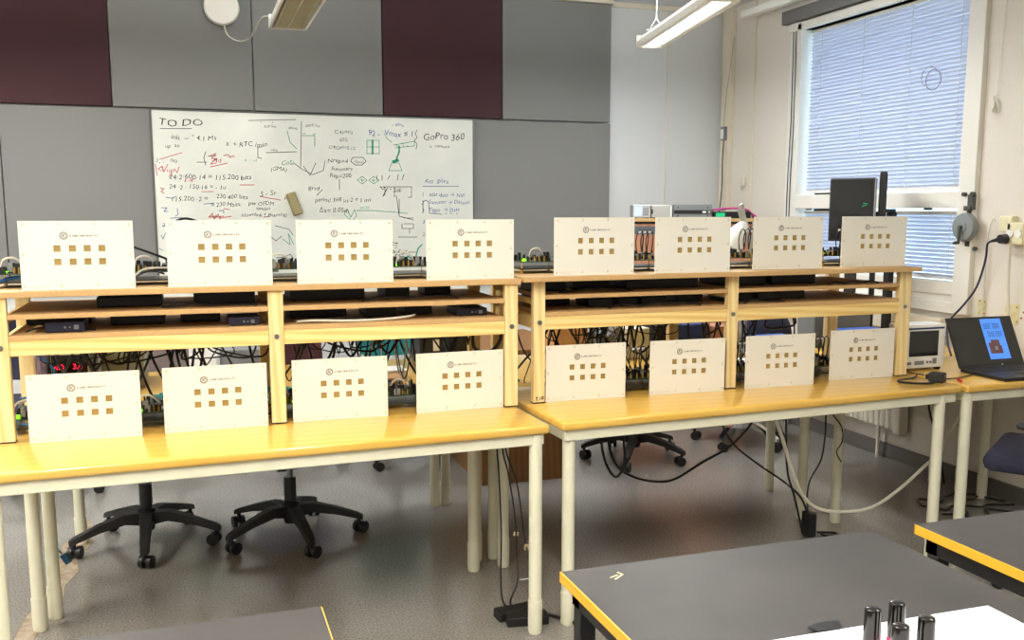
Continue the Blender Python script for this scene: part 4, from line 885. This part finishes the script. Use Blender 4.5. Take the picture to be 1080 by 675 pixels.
# ------------------------------------------------------------------ desk items at the right
t = thing('oscilloscope', 'small white oscilloscope with dark screen beside the laptop', 'oscilloscope', (3.085, 3.31, .7405))
MB().box(-.112, .112, 0, .11, .012, .208, bev=.007).build('case', 'whitebox', t)
MB().box(-.088, .070, -.003, .001, .066, .180, bev=.001).build('screen', 'screen', t)
MB().box(-.10, .10, -.002, .001, .187, .194).build('label_strip', 'royal', t)
pb = MB(); pb.box(-.10, -.075, -.003, .001, .03, .042).box(-.055, -.005, -.003, .001, .028, .045).box(.045, .065, -.003, .001, .03, .055).cyl((.015, .001, .038), (.015, -.004, .038), .006).cyl((.032, .001, .038), (.032, -.004, .038), .006)
pb.build('controls', 'greybox', t)
MB().box(-.10, -.08, .01, .03, 0, .0125).box(.08, .10, .01, .03, 0, .0125).box(-.10, -.08, .08, .10, 0, .0125).box(.08, .10, .08, .10, 0, .0125).build('feet', 'rubber', t)
MB().cyl((.112, .02, .05), (.135, .02, .05), .009).cyl((.112, .02, .08), (.13, .02, .08), .007).build('probe_connector', 'whitebox', t, smooth=True)

t = thing('laptop', 'open black laptop showing a blue page, on the table at the right', 'laptop', (3.385, 3.215, .7405), -.03)
MB().box(-.183, .183, -.25, 0, .002, .017, bev=.004).build('base', 'black', t)
kb = MB()
for r in range(5):
    for c in range(14): kb.box(-.165+c*.0235, -.165+c*.0235+.020, -.035-r*.021, -.018-r*.021, .017, .0185)
kb.build('keys', 'blackmat', t); MB().box(-.05, .05, -.235, -.155, .017, .0175).build('touchpad', 'blackmat', t)
MB().cyl((-.16, .002, .014), (.16, .002, .014), .006).build('hinge', 'blackmat', t)
tilt = Matrix.Translation((0, .004, .016)) @ Matrix.Rotation(-math.radians(26), 4, 'X')
MB().box(-.183, .183, 0, .006, 0, .238, tilt, bev=.003).build('lid', 'black', t)
scr = MB().box(-.176, .176, -.001, .0002, .016, .231, tilt).build('display', 'screen', t)
def scp(name, x0, x1, z0, z1, m, dy=-.0018): return MB().box(x0, x1, dy, dy+.0006, z0, z1, tilt).build(name, m, scr)
scp('blue_page', .000, .116, .034, .226, 'bluescreen')
MB().box(.012, .055, -.0024, -.0018, .06, .112, tilt).box(.028, .075, -.0024, -.0018, .06, .125, tilt).box(.06, .082, -.0024, -.0018, .06, .098, tilt).build('page_picture', 'pagebrown', scr)
MB().box(.042, .058, -.0030, -.0024, .076, .094, tilt).build('picture_detail', 'pagegrey', scr)
tm = MB(); tk = MB()
for (bx, bz, mb_) in ((.014, .178, tm), (.062, .178, tk), (.024, .140, tm), (.068, .140, tm)):
    for i in range(4):
        for j in range(4): mb_.box(bx+i*.0095, bx+i*.0095+(.004 if (i+j) % 3 else .006), -.0024, -.0018, bz+j*.0068, bz+j*.0068+.0042, tilt)
tm.build('page_text', 'pagetext', scr); tk.build('page_dark_text', 'pagetextk', scr)
MB().box(.052, .060, -.0014, -.0010, .006, .013, tilt).build('maker_badge', 'silver', t)

t = thing('power_adapter', 'black power adapter lying on the table corner before the laptop', 'adapter', (2.925, 3.06, .7405), .5)
MB().box(-.024, .024, -.03, .03, .001, .042, bev=.006).build('block', 'blackmat', t); MB().box(-.008, .008, -.0315, -.0295, .026, .034).build('label', 'greybox', t)
MB().box(-.012, .012, .03, .045, .01, .03).build('plug_end', 'blackmat', t)
cable([(2.90, 3.035, .75), (2.86, 3.03, .7455), (2.80, 3.05, .7455), (2.765, 3.09, .7455), (2.79, 3.13, .7455), (2.88, 3.15, .7455), (2.945, 3.20, .7455)], .0045, 'rubber', 'black cable looping on the table from the power adapter')
cable([(2.95, 3.08, .75), (2.99, 3.09, .7458), (3.06, 3.09, .7455), (3.15, 3.12, .7455), (3.22, 3.15, .7455)], .003, 'rubber', 'thin black cable between power adapter and laptop')
cable([(2.985, 3.20, .7455), (2.97, 3.25, .7455), (2.96, 3.30, .7455), (2.945, 3.36, .7455)], .003, 'rubber', 'thin black cable lying left of the oscilloscope')
t = thing('red_marker', 'small red pen lying on the table before the laptop', 'pen', (3.02, 3.035, .7415), -.9); t.rotation_euler = (0, 0, 1.0)
MB().cyl((-.022, 0, .006), (.012, 0, .006), .0055).build('barrel', 'red', t, smooth=True); MB().cyl((.012, 0, .006), (.024, 0, .006), .0062).build('cap', 'red', t, smooth=True)

# ------------------------------------------------------------------ monitor by the window
def monitor(x, y, z, rz, w_, h_, label, reflections, name='monitor', bs=1.0, elev=.3):
    t = thing(name, label, 'monitor', (x, y, z), rz, 'monitors before the window')
    zz = elev
    MB().box(-w_/2, w_/2, -.012, .025, zz, zz+h_, bev=.005).build('housing', 'black', t)
    MB().box(-w_/2+.012, w_/2-.012, -.014, -.0115, zz+.012, zz+h_-.012).build('screen', 'screen', t)
    MB().box(w_/2-.004, w_/2+.003, -.008, .03, zz+.003, zz+h_-.003).build('side_bezel', 'silver', t)
    MB().box(-.03, .03, .025, .055, .0, zz+h_*.4, bev=.004).build('stand', 'blackmat', t)
    MB().box(-.10*bs, .10*bs, -.03, .06+.06*(bs > .9), 0, .012, bev=.004).build('base', 'blackmat', t)
    if reflections:
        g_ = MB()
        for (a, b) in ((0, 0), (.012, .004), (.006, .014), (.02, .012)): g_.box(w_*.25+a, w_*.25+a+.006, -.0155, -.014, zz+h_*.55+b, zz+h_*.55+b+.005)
        g_.build('green_reflection', 'tealglow', t)  # small glowing green spots stand in for reflections on the screen
    return t
monitor(3.405, 4.25, ZT, -.93, .235, .34, 'black monitor with small painted green reflections before the window', True, elev=.545, bs=.6)
monitor(3.625, 4.26, ZT, .86, .20, .36, 'second black monitor seen edge-on right of the first by the window', False, elev=.56, bs=.4)
t = thing('clamp_stand', 'black monitor arm with clamp knob beside the monitors', 'monitor arm', (3.735, 4.32, ZT))
MB().box(-.02, .02, -.02, .02, 0, .70, bev=.003).build('pole', 'blackmat', t); MB().box(-.07, .02, -.012, .012, .70, .72, bev=.003).cyl((-.06, 0, .71), (-.05, 0, .64), .008).build('arm', 'black', t)

# ------------------------------------------------------------------ tall cabinet with instruments
CR = -.38; CP = Vector((2.852, 5.80)); CU = Vector((math.cos(CR), math.sin(CR))); CV = Vector((-math.sin(CR), math.cos(CR)))
def cp(s_, v_): return (CP + CU*s_ + CV*v_)
q = cp(.39, 0)
t = thing('equipment_cabinet', 'tall reddish brown cabinet behind the right rack, instruments on top', 'cabinet', (q.x, q.y, 0), CR)
MB().box(-.42, .42, 0, .36, .06, 1.36).build('carcass', 'pinkwood', t); MB().box(-.43, .43, -.02, .37, 1.376, 1.398, bev=.002).build('top_board', 'mdf', t)
MB().box(-.41, .41, -.003, -.0005, 1.29, 1.345).build('dark_rail', 'slate', t); MB().box(-.40, .40, .02, .34, 0, .06).build('plinth', 'chip', t)
for (a, b) in ((-.415, -.002), (.002, .415)):
    d = MB().box(a, b, -.018, -.0035, .08, 1.285, bev=.002).build('door', 'pinkwood', t)
    MB().box(b-.03 if a < 0 else a+.02, b-.02 if a < 0 else a+.03, -.03, -.018, .65, .77).build('handle', 'steel', d)
MB().box(-.42, .42, .01, .35, 1.36, 1.376).build('spacer', 'chip', t)
zc = 1.3985
def instr(s0, s1, v0, d, h, m, label, ex=None):
    q = cp((s0+s1)/2, v0)
    t = thing('instrument', label, 'instrument', (q.x, q.y, zc), CR, 'instruments on the tall cabinet')
    a = (s1-s0)/2
    MB().box(-a, a, 0, d, .004, h, bev=.003).build('case', m, t); MB().box(-a+.01, -a+.03, .01, .03, 0, .0045).box(a-.03, a-.01, .01, .03, 0, .0045).box(-a+.01, -a+.03, d-.03, d-.01, 0, .0045).box(a-.03, a-.01, d-.03, d-.01, 0, .0045).build('feet', 'chip', t)
    if ex: ex(t, a, h)
def ex1(t, a, h):
    MB().box(-a+.008, -a+.062, -.003, .001, .018, h-.012).build('display', 'lcd', t)
    b = MB()
    for i in range(3):
        for j in range(3): b.box(-a+.068+i*.013, -a+.077+i*.013, -.003, .001, .02+j*.018, .032+j*.018)
    b.build('buttons', 'greybox', t)
def ex2(t, a, h):
    MB().box(-a+.012, a-.022, -.003, .001, .012, h-.01).build('front_cover', 'silver', t); MB().box(a-.016, a-.006, -.004, .001, .01, h-.006).build('handle', 'whitebox', t); MB().box(-a, -a+.010, -.004, -.001, .03, .06).build('side_vent', 'chip', t)
def ex3(t, a, h):
    MB().box(-a+.004, a-.004, -.003, .001, .030, .055).build('dark_band', 'chip', t); MB().box(a-.065, a-.040, -.005, -.002, .036, .048).build('white_label', 'whitebox', t)
    MB().cyl((a-.02, .001, .042), (a-.02, -.008, .042), .009).build('knob', 'silver', t)
    b = MB()
    for x in (-a+.03, a-.03):
        for z in (.017, .072): b.cyl((x, .001, z), (x, -.003, z), .005, seg=10)
    b.build('mount_holes', 'chip', t)
instr(.002, .122, 0, .28, .090, 'silver', 'silver instrument with pale blue display on the tall cabinet', ex1)
instr(.128, .270, .005, .28, .088, 'silver', 'grey instrument with blank front right of the blue display one', ex2)
instr(.276, .535, 0, .30, .094, 'greybox', 'wide grey rack instrument with dark band on the tall cabinet', ex3)
q = cp(.67, .02)
t = thing('network_switch', 'black network switch with green light under pink cables', 'network switch', (q.x, q.y, zc), CR)
MB().box(-.12, .13, 0, .2, 0, .045, bev=.003).build('case', 'chip', t); MB().box(-.105, -.045, -.003, .001, .010, .036).build('green_display', 'tealglow', t)
RP = random.Random(3)
for k in range(9):
    v_ = .03+.014*k; z = zc+.052+.003*(k % 3)
    P = [(*cp(.542, v_), z), (*cp(.62, v_+.004), z+.012-.001*k), (*cp(.70, v_-.01), z+.012), (*cp(.785, v_-.02), z-.002), (*cp(.835+.003*k, .10-.012*k), zc-.015), (*cp(.838+.003*k, -.03-.004*k), zc-.06-.010*k), (*cp(.836+.004*k, -.035-.003*k), zc-.16-.02*k)]
    cable(P, .0042, 'pinkcable', 'pink network cable draped over the switch on the tall cabinet', 'pink network cables')
# desk lamp between panels
t = thing('desk_lamp', 'white desk lamp with slanting silver arm between two upper right panels', 'lamp', (2.60, 4.00, ZT-.02+.02))
MB().lathe([(.07, 0), (.07, .012), (.02, .02), (.012, .03)], 28).build('base', 'whitebox', t, smooth=True)
MB().cyl((0, 0, .02), (.0, 0, .42), .008).build('lower_arm', 'silver', t)
MB().box(-.008, .008, -.004, .004, 0, .34, Matrix.Translation((.06, 0, .40)) @ Matrix.Rotation(-.36, 4, 'Y')).box(-.008, .008, -.004, .004, 0, .34, Matrix.Translation((.078, 0, .40)) @ Matrix.Rotation(-.36, 4, 'Y')).box(-.01, .09, -.006, .006, .39, .42).build('upper_arm', 'silver', t)
MB().lathe([(.070, 0), (.064, .03), (.042, .10), (.022, .15), (.01, .16)], 26, Matrix.Translation((-.115, 0, .525)) @ Matrix.Rotation(.62, 4, 'Y')).build('lamp_shade', 'whitebox', t, smooth=True)
MB().tube([(-.03, 0, .70), (-.04, 0, .74), (-.055, 0, .73), (-.05, 0, .70)], .006).build('swivel_joint', 'silver', t, smooth=True)

# brown pedestal cabinet under the rear tables
t = thing('drawer_pedestal', 'brown wooden cabinet standing on the floor behind the middle tables', 'cabinet', (1.665, 4.605, 0))
MB().box(-.255, .262, 0, .80, .0, .70).build('carcass', 'brownwood', t); MB().box(-.262, .27, -.01, .81, .70, .722, bev=.003).build('top', 'brownwood', t)
for k in range(3):
    d = MB().box(-.25, .257, .80, .816, .05+k*.21, .25+k*.21, bev=.002).build('drawer', 'brownwood', t); MB().cyl((0, .816, .15+k*.21), (0, .84, .15+k*.21), .012).build('knob', 'steel', d)

# ------------------------------------------------------------------ chairs
def office_chair(x, y, rz, a0, label, seat_m, base_m='blackmat', R=.30, seat_z=.46, back=True, arms=False, back_m=None, col_m='black', back_z=(.56, .98), backw=.21, lever=False, yo=0.0):
    t = thing('office_chair', label, 'chair', (x, y, 0), rz, 'swivel chairs')
    for k in range(5):
        a = a0+k*2*PI/5; c, s = math.cos(a), math.sin(a); mt = Matrix.Rotation(a, 4, 'Z')
        arm = MB()
        secs = []
        for (r, z, w_, h_) in ((.02, .125, .034, .055), (.10, .135, .027, .042), (.20, .112, .022, .030), (R-.005, .082, .020, .024), (R+.018, .072, .014, .02)):
            secs.append([arm.b.verts.new(mt @ Vector((r, yy, zz))) for yy, zz in ((-w_, z-h_/2), (w_, z-h_/2), (w_*.8, z+h_/2), (-w_*.8, z+h_/2))])
        for i in range(len(secs)-1):
            for j in range(4): arm.b.faces.new((secs[i][j], secs[i][(j+1) % 4], secs[i+1][(j+1) % 4], secs[i+1][j]))
        arm.b.faces.new(secs[0][::-1]); arm.b.faces.new(secs[-1])
        arm.build('base_arm', base_m, t, smooth=True)
        ca = random.uniform(0, PI); cx, cy = (R)*c, (R)*s; q = Matrix.Translation((cx, cy, 0)) @ Matrix.Rotation(ca, 4, 'Z')
        cs = MB()
        for sy in (-1, 1): cs.cyl(q @ Vector((.012, sy*.008, .0265)), q @ Vector((.012, sy*.026, .0265)), .0265, seg=20)
        cs.cyl(q @ Vector((.0, 0, .03)), q @ Vector((0, 0, .074)), .009, seg=10).cyl(q @ Vector((.012, -.01, .0265)), q @ Vector((.012, .01, .0265)), .008, seg=10)
        cs.build('caster', 'black', t, smooth=True)
    MB().lathe([(.030, .07), (.036, .10), (.036, .165), (.027, .17), (.027, .27), (.026, .275)], 20).build('column_sleeve', col_m, t, smooth=True)
    MB().cyl((0, 0, .275), (0, 0, seat_z-.055), .014).build('gas_lift', 'steel' , t, smooth=True)
    MB().box(-.10, .10, -.09, .09, seat_z-.075, seat_z-.045, bev=.006).build('seat_plate', 'blackmat', t)
    st = MB().box(-.235, .235, -.23, .23, seat_z-.045, seat_z+.03, bev=.03).build('seat', seat_m, t, smooth=True)
    if lever: MB().tube([(-.08, -.02, seat_z-.06), (-.20, -.10, seat_z-.065), (-.25, -.14, seat_z-.085)], .007).build('lever', 'black', t, smooth=True)
    if back:
        MB().tube([(0, .06, seat_z-.06), (0, .23+yo, seat_z-.055), (0, .275+yo, seat_z+.02), (0, .265+yo, back_z[0]+.15)], .014, 8).build('back_support', 'blackmat', t, smooth=True)
        bm = MB(); n = 12; zs = 8
        gr = {}
        for s_ in (0, 1):
            for i in range(n+1):
                for j in range(zs+1):
                    u = i/n*2-1; v = j/zs*2-1; w_ = backw*(1-.10*max(0, v))*(1-.18*abs(v)**4); xx = u*w_; yy = .235+yo-.035*(u*u)-(.02*(v*v)) + (.035*(1-.8*max(abs(u), abs(v))**6) if s_ else 0)
                    zz = (back_z[0]+back_z[1])/2+v*(back_z[1]-back_z[0])/2*(1-.12*abs(u)**4)
                    gr[(s_, i, j)] = bm.b.verts.new((xx, yy, zz))
            for i in range(n):
                for j in range(zs): bm.b.faces.new((gr[(s_, i, j)], gr[(s_, i+1, j)], gr[(s_, i+1, j+1)], gr[(s_, i, j+1)]))
        for i in range(n):
            for j in (0, zs): bm.b.faces.new((gr[(0, i, j)], gr[(0, i+1, j)], gr[(1, i+1, j)], gr[(1, i, j)]))
        for j in range(zs):
            for i in (0, n): bm.b.faces.new((gr[(0, i, j)], gr[(0, i, j+1)], gr[(1, i, j+1)], gr[(1, i, j)]))
        bm.build('backrest', back_m or seat_m, t, smooth=True)
    if arms:
        for sx in (-1, 1):
            MB().tube([(sx*.20, .0, seat_z-.055), (sx*.27, 0, seat_z-.04), (sx*.28, 0, seat_z+.06), (sx*.28, -.01, seat_z+.15)], .013, 8).build('arm_post', 'blackmat', t, smooth=True)
            MB().box(sx*.28-.03, sx*.28+.03, -.13, .11, seat_z+.15, seat_z+.175, bev=.011).build('arm_pad', 'blackmat', t, smooth=True)
    return t
d2 = math.radians
office_chair(-.235, 4.245, 0, d2(198), 'black swivel chair under the left rear table, only its star base showing', 'seatblue', lever=False, seat_z=.47, back=True, back_m='mauve', back_z=(.60, .95), yo=.12)
office_chair(.37, 4.14, 0, d2(208), 'black star-based chair right beside the left one, near the middle', 'seatblue', seat_z=.45, lever=True, back=True, back_m='burg', back_z=(.60, .93), yo=.20)
office_chair(2.43, 4.86, PI, d2(180+235), 'black star-based chair behind the middle tables', 'seatblue', seat_z=.47, back_z=(.58, .92))
office_chair(3.22, 4.98, PI, d2(180+215), 'chrome star-based chair near the radiator', 'seatblue', base_m='chrome', R=.28, col_m='chrome', seat_z=.50, back_z=(.58, .85))
office_chair(1.10, 5.32, 0, d2(236), 'teal office chair by the back wall behind the left rack', 'teal', back_z=(.58, .93), backw=.20)
office_chair(.52, 5.52, 0, d2(180), 'blue office chair by the back wall left of the teal one', 'royal', back_z=(.55, .90))
office_chair(-.12, 5.60, 0, d2(70), 'grey-green office chair behind the left rear table', 'greygreen', back_z=(.56, .86))
office_chair(-.80, 5.25, 0, d2(-20), 'dark swivel chair at the far left behind the tables', 'seatblue', back_z=(.56, .93))
office_chair(3.20, 2.70, .6, d2(80), 'dark blue padded chair at the right edge by the laptop table', 'seatblue', arms=True, seat_z=.49, R=.28, back=False)
ch = [o for o in bpy.data.objects if o.get('label', '').startswith('dark blue padded chair')][0]
# its backrest stands away from the table
bb = MB().box(-.20, .20, -.26, -.22, .56, .95, bev=.018).build('backrest', 'seatblue', ch, smooth=True); MB().tube([(0, -.06, .385), (0, -.26, .40), (0, -.285, .50), (0, -.265, .70)], .014, 8).build('back_support', 'blackmat', ch, smooth=True)

# ------------------------------------------------------------------ floor things: cables and adapters
def adapter(x, y, rz, label, stand=False):
    t = thing('power_brick', label, 'adapter', (x, y, 0), rz, 'power bricks on the floor')
    if stand: MB().box(-.02, .02, -.03, .03, .0, .11, bev=.005).build('block', 'black', t)
    else: MB().box(-.075, .075, -.03, .03, 0, .035, bev=.005).build('block', 'black', t)
    return t
adapter(1.05, 3.03, .1, 'black power brick on the floor behind the left table front leg'); adapter(1.07, 2.965, -.15, 'second black power brick lying before the first behind the table leg')
adapter(2.575, 3.40, .0, 'black power brick standing on the floor under the middle table', True)
cable([(1.101, 3.42, .70), (1.101, 3.4, .527), (1.102, 3.38, .429), (1.085, 3.3, .226), (1.05, 3.2, .092), (1.03, 3.12, .03), (1.03, 3.06, .02)], .0035, 'rubber', 'black cable hanging left of the power bricks under the left table')
cable([(1.124, 3.42, .70), (1.124, 3.4, .525), (1.141, 3.38, .425), (1.141, 3.3, .276), (1.114, 3.2, .144), (1.10, 3.15, .077), (1.055, 3.10, .03), (1.05, 3.06, .02)], .0035, 'rubber', 'black cable hanging over the power bricks, middle of the bundle')
cable([(1.136, 3.42, .70), (1.136, 3.4, .524), (1.17, 3.36, .389), (1.173, 3.28, .203), (1.168, 3.2, .1), (1.143, 3.1, .03), (1.12, 3.02, .02)], .0035, 'rubber', 'black cable hanging right in the bundle near the power bricks')
cable([(1.12, 2.99, .02), (1.16, 2.98, .012), (1.20, 2.93, .010), (1.24, 2.86, .010)], .006, 'rubber', 'thick black cable on the floor right of the power bricks')
for (x, y, z, s, l) in ((1.178, 3.262, .165, .014, 'larger cream tape flag on the hanging black cable'), (1.138, 3.285, .215, .010, 'small cream tape flag on the hanging black cable')):
    o = MB().box(-s, s, -.001, .001, -s*.8, s*.8).build('tape_flag', 'tape', loc=(x, y-.006, z)); o.rotation_euler = (0, .2, 0); tag(o, l, 'tape')
o = MB().box(-.05, .0, -.002, .002, -.002, .002).box(-.01, .01, -.006, .006, -.010, .010).build('cable_tie', 'clear', loc=(1.165, 3.17, .075)); tag(o, 'pale plastic cable tie on the hanging bundle', 'cable tie')
cable([(2.12, 3.08, .70), (2.164, 3.1, .639), (2.222, 3.12, .533), (2.29, 3.15, .401), (2.364, 3.18, .284), (2.463, 3.2, .202), (2.6, 3.2, .171), (2.748, 3.2, .176), (2.94, 3.25, .228), (3.112, 3.3, .299), (3.247, 3.35, .346), (3.456, 3.5, .40), (3.62, 3.56, .55), (3.66, 3.60, .69)], .0075, 'whitecable', 'thick pale cable sagging in a wide arc under the tables', seg=8)
cable([(1.60, 3.45, .70), (1.624, 3.5, .503), (1.713, 3.6, .354), (1.846, 3.7, .259), (1.988, 3.75, .209), (2.087, 3.75, .213), (2.225, 3.75, .278), (2.382, 3.8, .317), (2.506, 3.85, .37), (2.60, 3.9, .44), (2.68, 3.95, .69)], .006, 'rubber', 'thick black cable sagging from table edge to table edge before the star base')
cable([(1.58, 3.45, .70), (1.593, 3.5, .514), (1.63, 3.55, .408), (1.677, 3.6, .336), (1.709, 3.6, .299), (1.741, 3.6, .326), (1.753, 3.6, .393), (1.747, 3.6, .457), (1.74, 3.62, .69)], .006, 'rubber', 'black cable loop hanging down before the black star base')
cable([(2.24, 3.72, .70), (2.294, 3.7, .48), (2.37, 3.7, .361), (2.435, 3.6, .29), (2.496, 3.5, .235), (2.555, 3.45, .173), (2.575, 3.42, .11)], .005, 'rubber', 'black cable slanting to the standing power brick')
cable([(2.679, 3.45, .70), (2.679, 3.45, .528), (2.679, 3.45, .44), (2.664, 3.45, .331), (2.612, 3.45, .247), (2.59, 3.44, .183), (2.58, 3.42, .11)], .004, 'rubber', 'black cable hanging by the rear legs to the power brick')
cable([(2.39, 3.35, .70), (2.402, 3.35, .443), (2.417, 3.35, .315), (2.457, 3.35, .204), (2.504, 3.35, .047), (2.54, 3.37, .01)], .005, 'rubber', 'thin black cable running down beside the pale arc')
cable([(2.72, 3.50, .69), (2.74, 3.50, .55), (2.79, 3.48, .47), (2.80, 3.48, .40), (2.77, 3.48, .35), (2.80, 3.48, .30)], .003, 'rubber', 'thin black cable curling around the rear table leg')
cable([(2.62, 3.40, .01), (2.66, 3.38, .012), (2.69, 3.36, .012), (2.67, 3.33, .012), (2.63, 3.34, .012), (2.62, 3.37, .012)], .006, 'rubber', 'small black cable coil beside the standing power brick')
cable([(2.95, 3.5, .66), (2.98, 3.5, .62), (3.05, 3.5, .63), (3.2, 3.55, .67)], .004, 'rubber', 'short black cable looping under the table before the radiator')
cable([(3.45, 3.68, .70), (3.497, 3.7, .455), (3.618, 3.75, .271), (3.696, 3.8, .124), (3.74, 3.82, .01)], .006, 'rubber', 'black cable hanging before the radiator')
for k in range(4):
    R = random.Random(40+k); n = 7
    cable([(3.35+.5*i/n*.9, 3.35+.09*k+.07*R.uniform(-1, 1), .008+.001*k) for i in range(n+1)], .0055, 'rubber', ('nearest', 'second nearest', 'second farthest', 'farthest')[k]+' black cable lying on the floor under the laptop table', 'cables on the floor under the laptop table')
cable([(-.48, 3.62, .69), (-.475, 3.62, .60), (-.535, 3.61, .40), (-.525, 3.60, .28), (-.49, 3.585, .225)], .003, 'bluecable', 'thin blue cable hanging behind the left table legs')
o = MB().box(-.012, .012, -.006, .006, -.02, .02, bev=.003).build('cable_plug', 'bluecable', loc=(-.478, 3.585, .205)); o.rotation_euler = (0, -.5, 0); tag(o, 'blue network plug hanging beside the left table leg', 'plug')
# rough repaired strip in the lino
pts = [(-.66, 3.20), (-.585, 3.22), (-.565, 3.40), (-.55, 3.55), (-.51, 3.68), (-.525, 3.85), (-.49, 4.0), (-.51, 4.15), (-.465, 4.35), (-.49, 4.60), (-.53, 4.72), (-.545, 4.5), (-.59, 4.35), (-.575, 4.1), (-.60, 3.95), (-.585, 3.8), (-.62, 3.6), (-.63, 3.4)]
fs = struct('trim_8', MB().prism(pts, -.001, .0012), mat('worn_brown_floor_strip', rgb(132, 112, 86), 0.8, col2=rgb(158, 146, 126), scale=26, detail=8), label='worn brown repair strip in the floor at the left')
o = MB().ribbon([(0, 0), (.02, .01), (.04, .0), (.06, .012), (.09, .008)], .004).ribbon([(.03, .0), (.06, -.01)], .004).build('floor_scuff', 'chip', loc=(.66, 3.90, .0015)); o.rotation_euler = (-PI/2, 0, 0); tag(o, 'dark scuff on the floor near the rear table legs', 'mark')
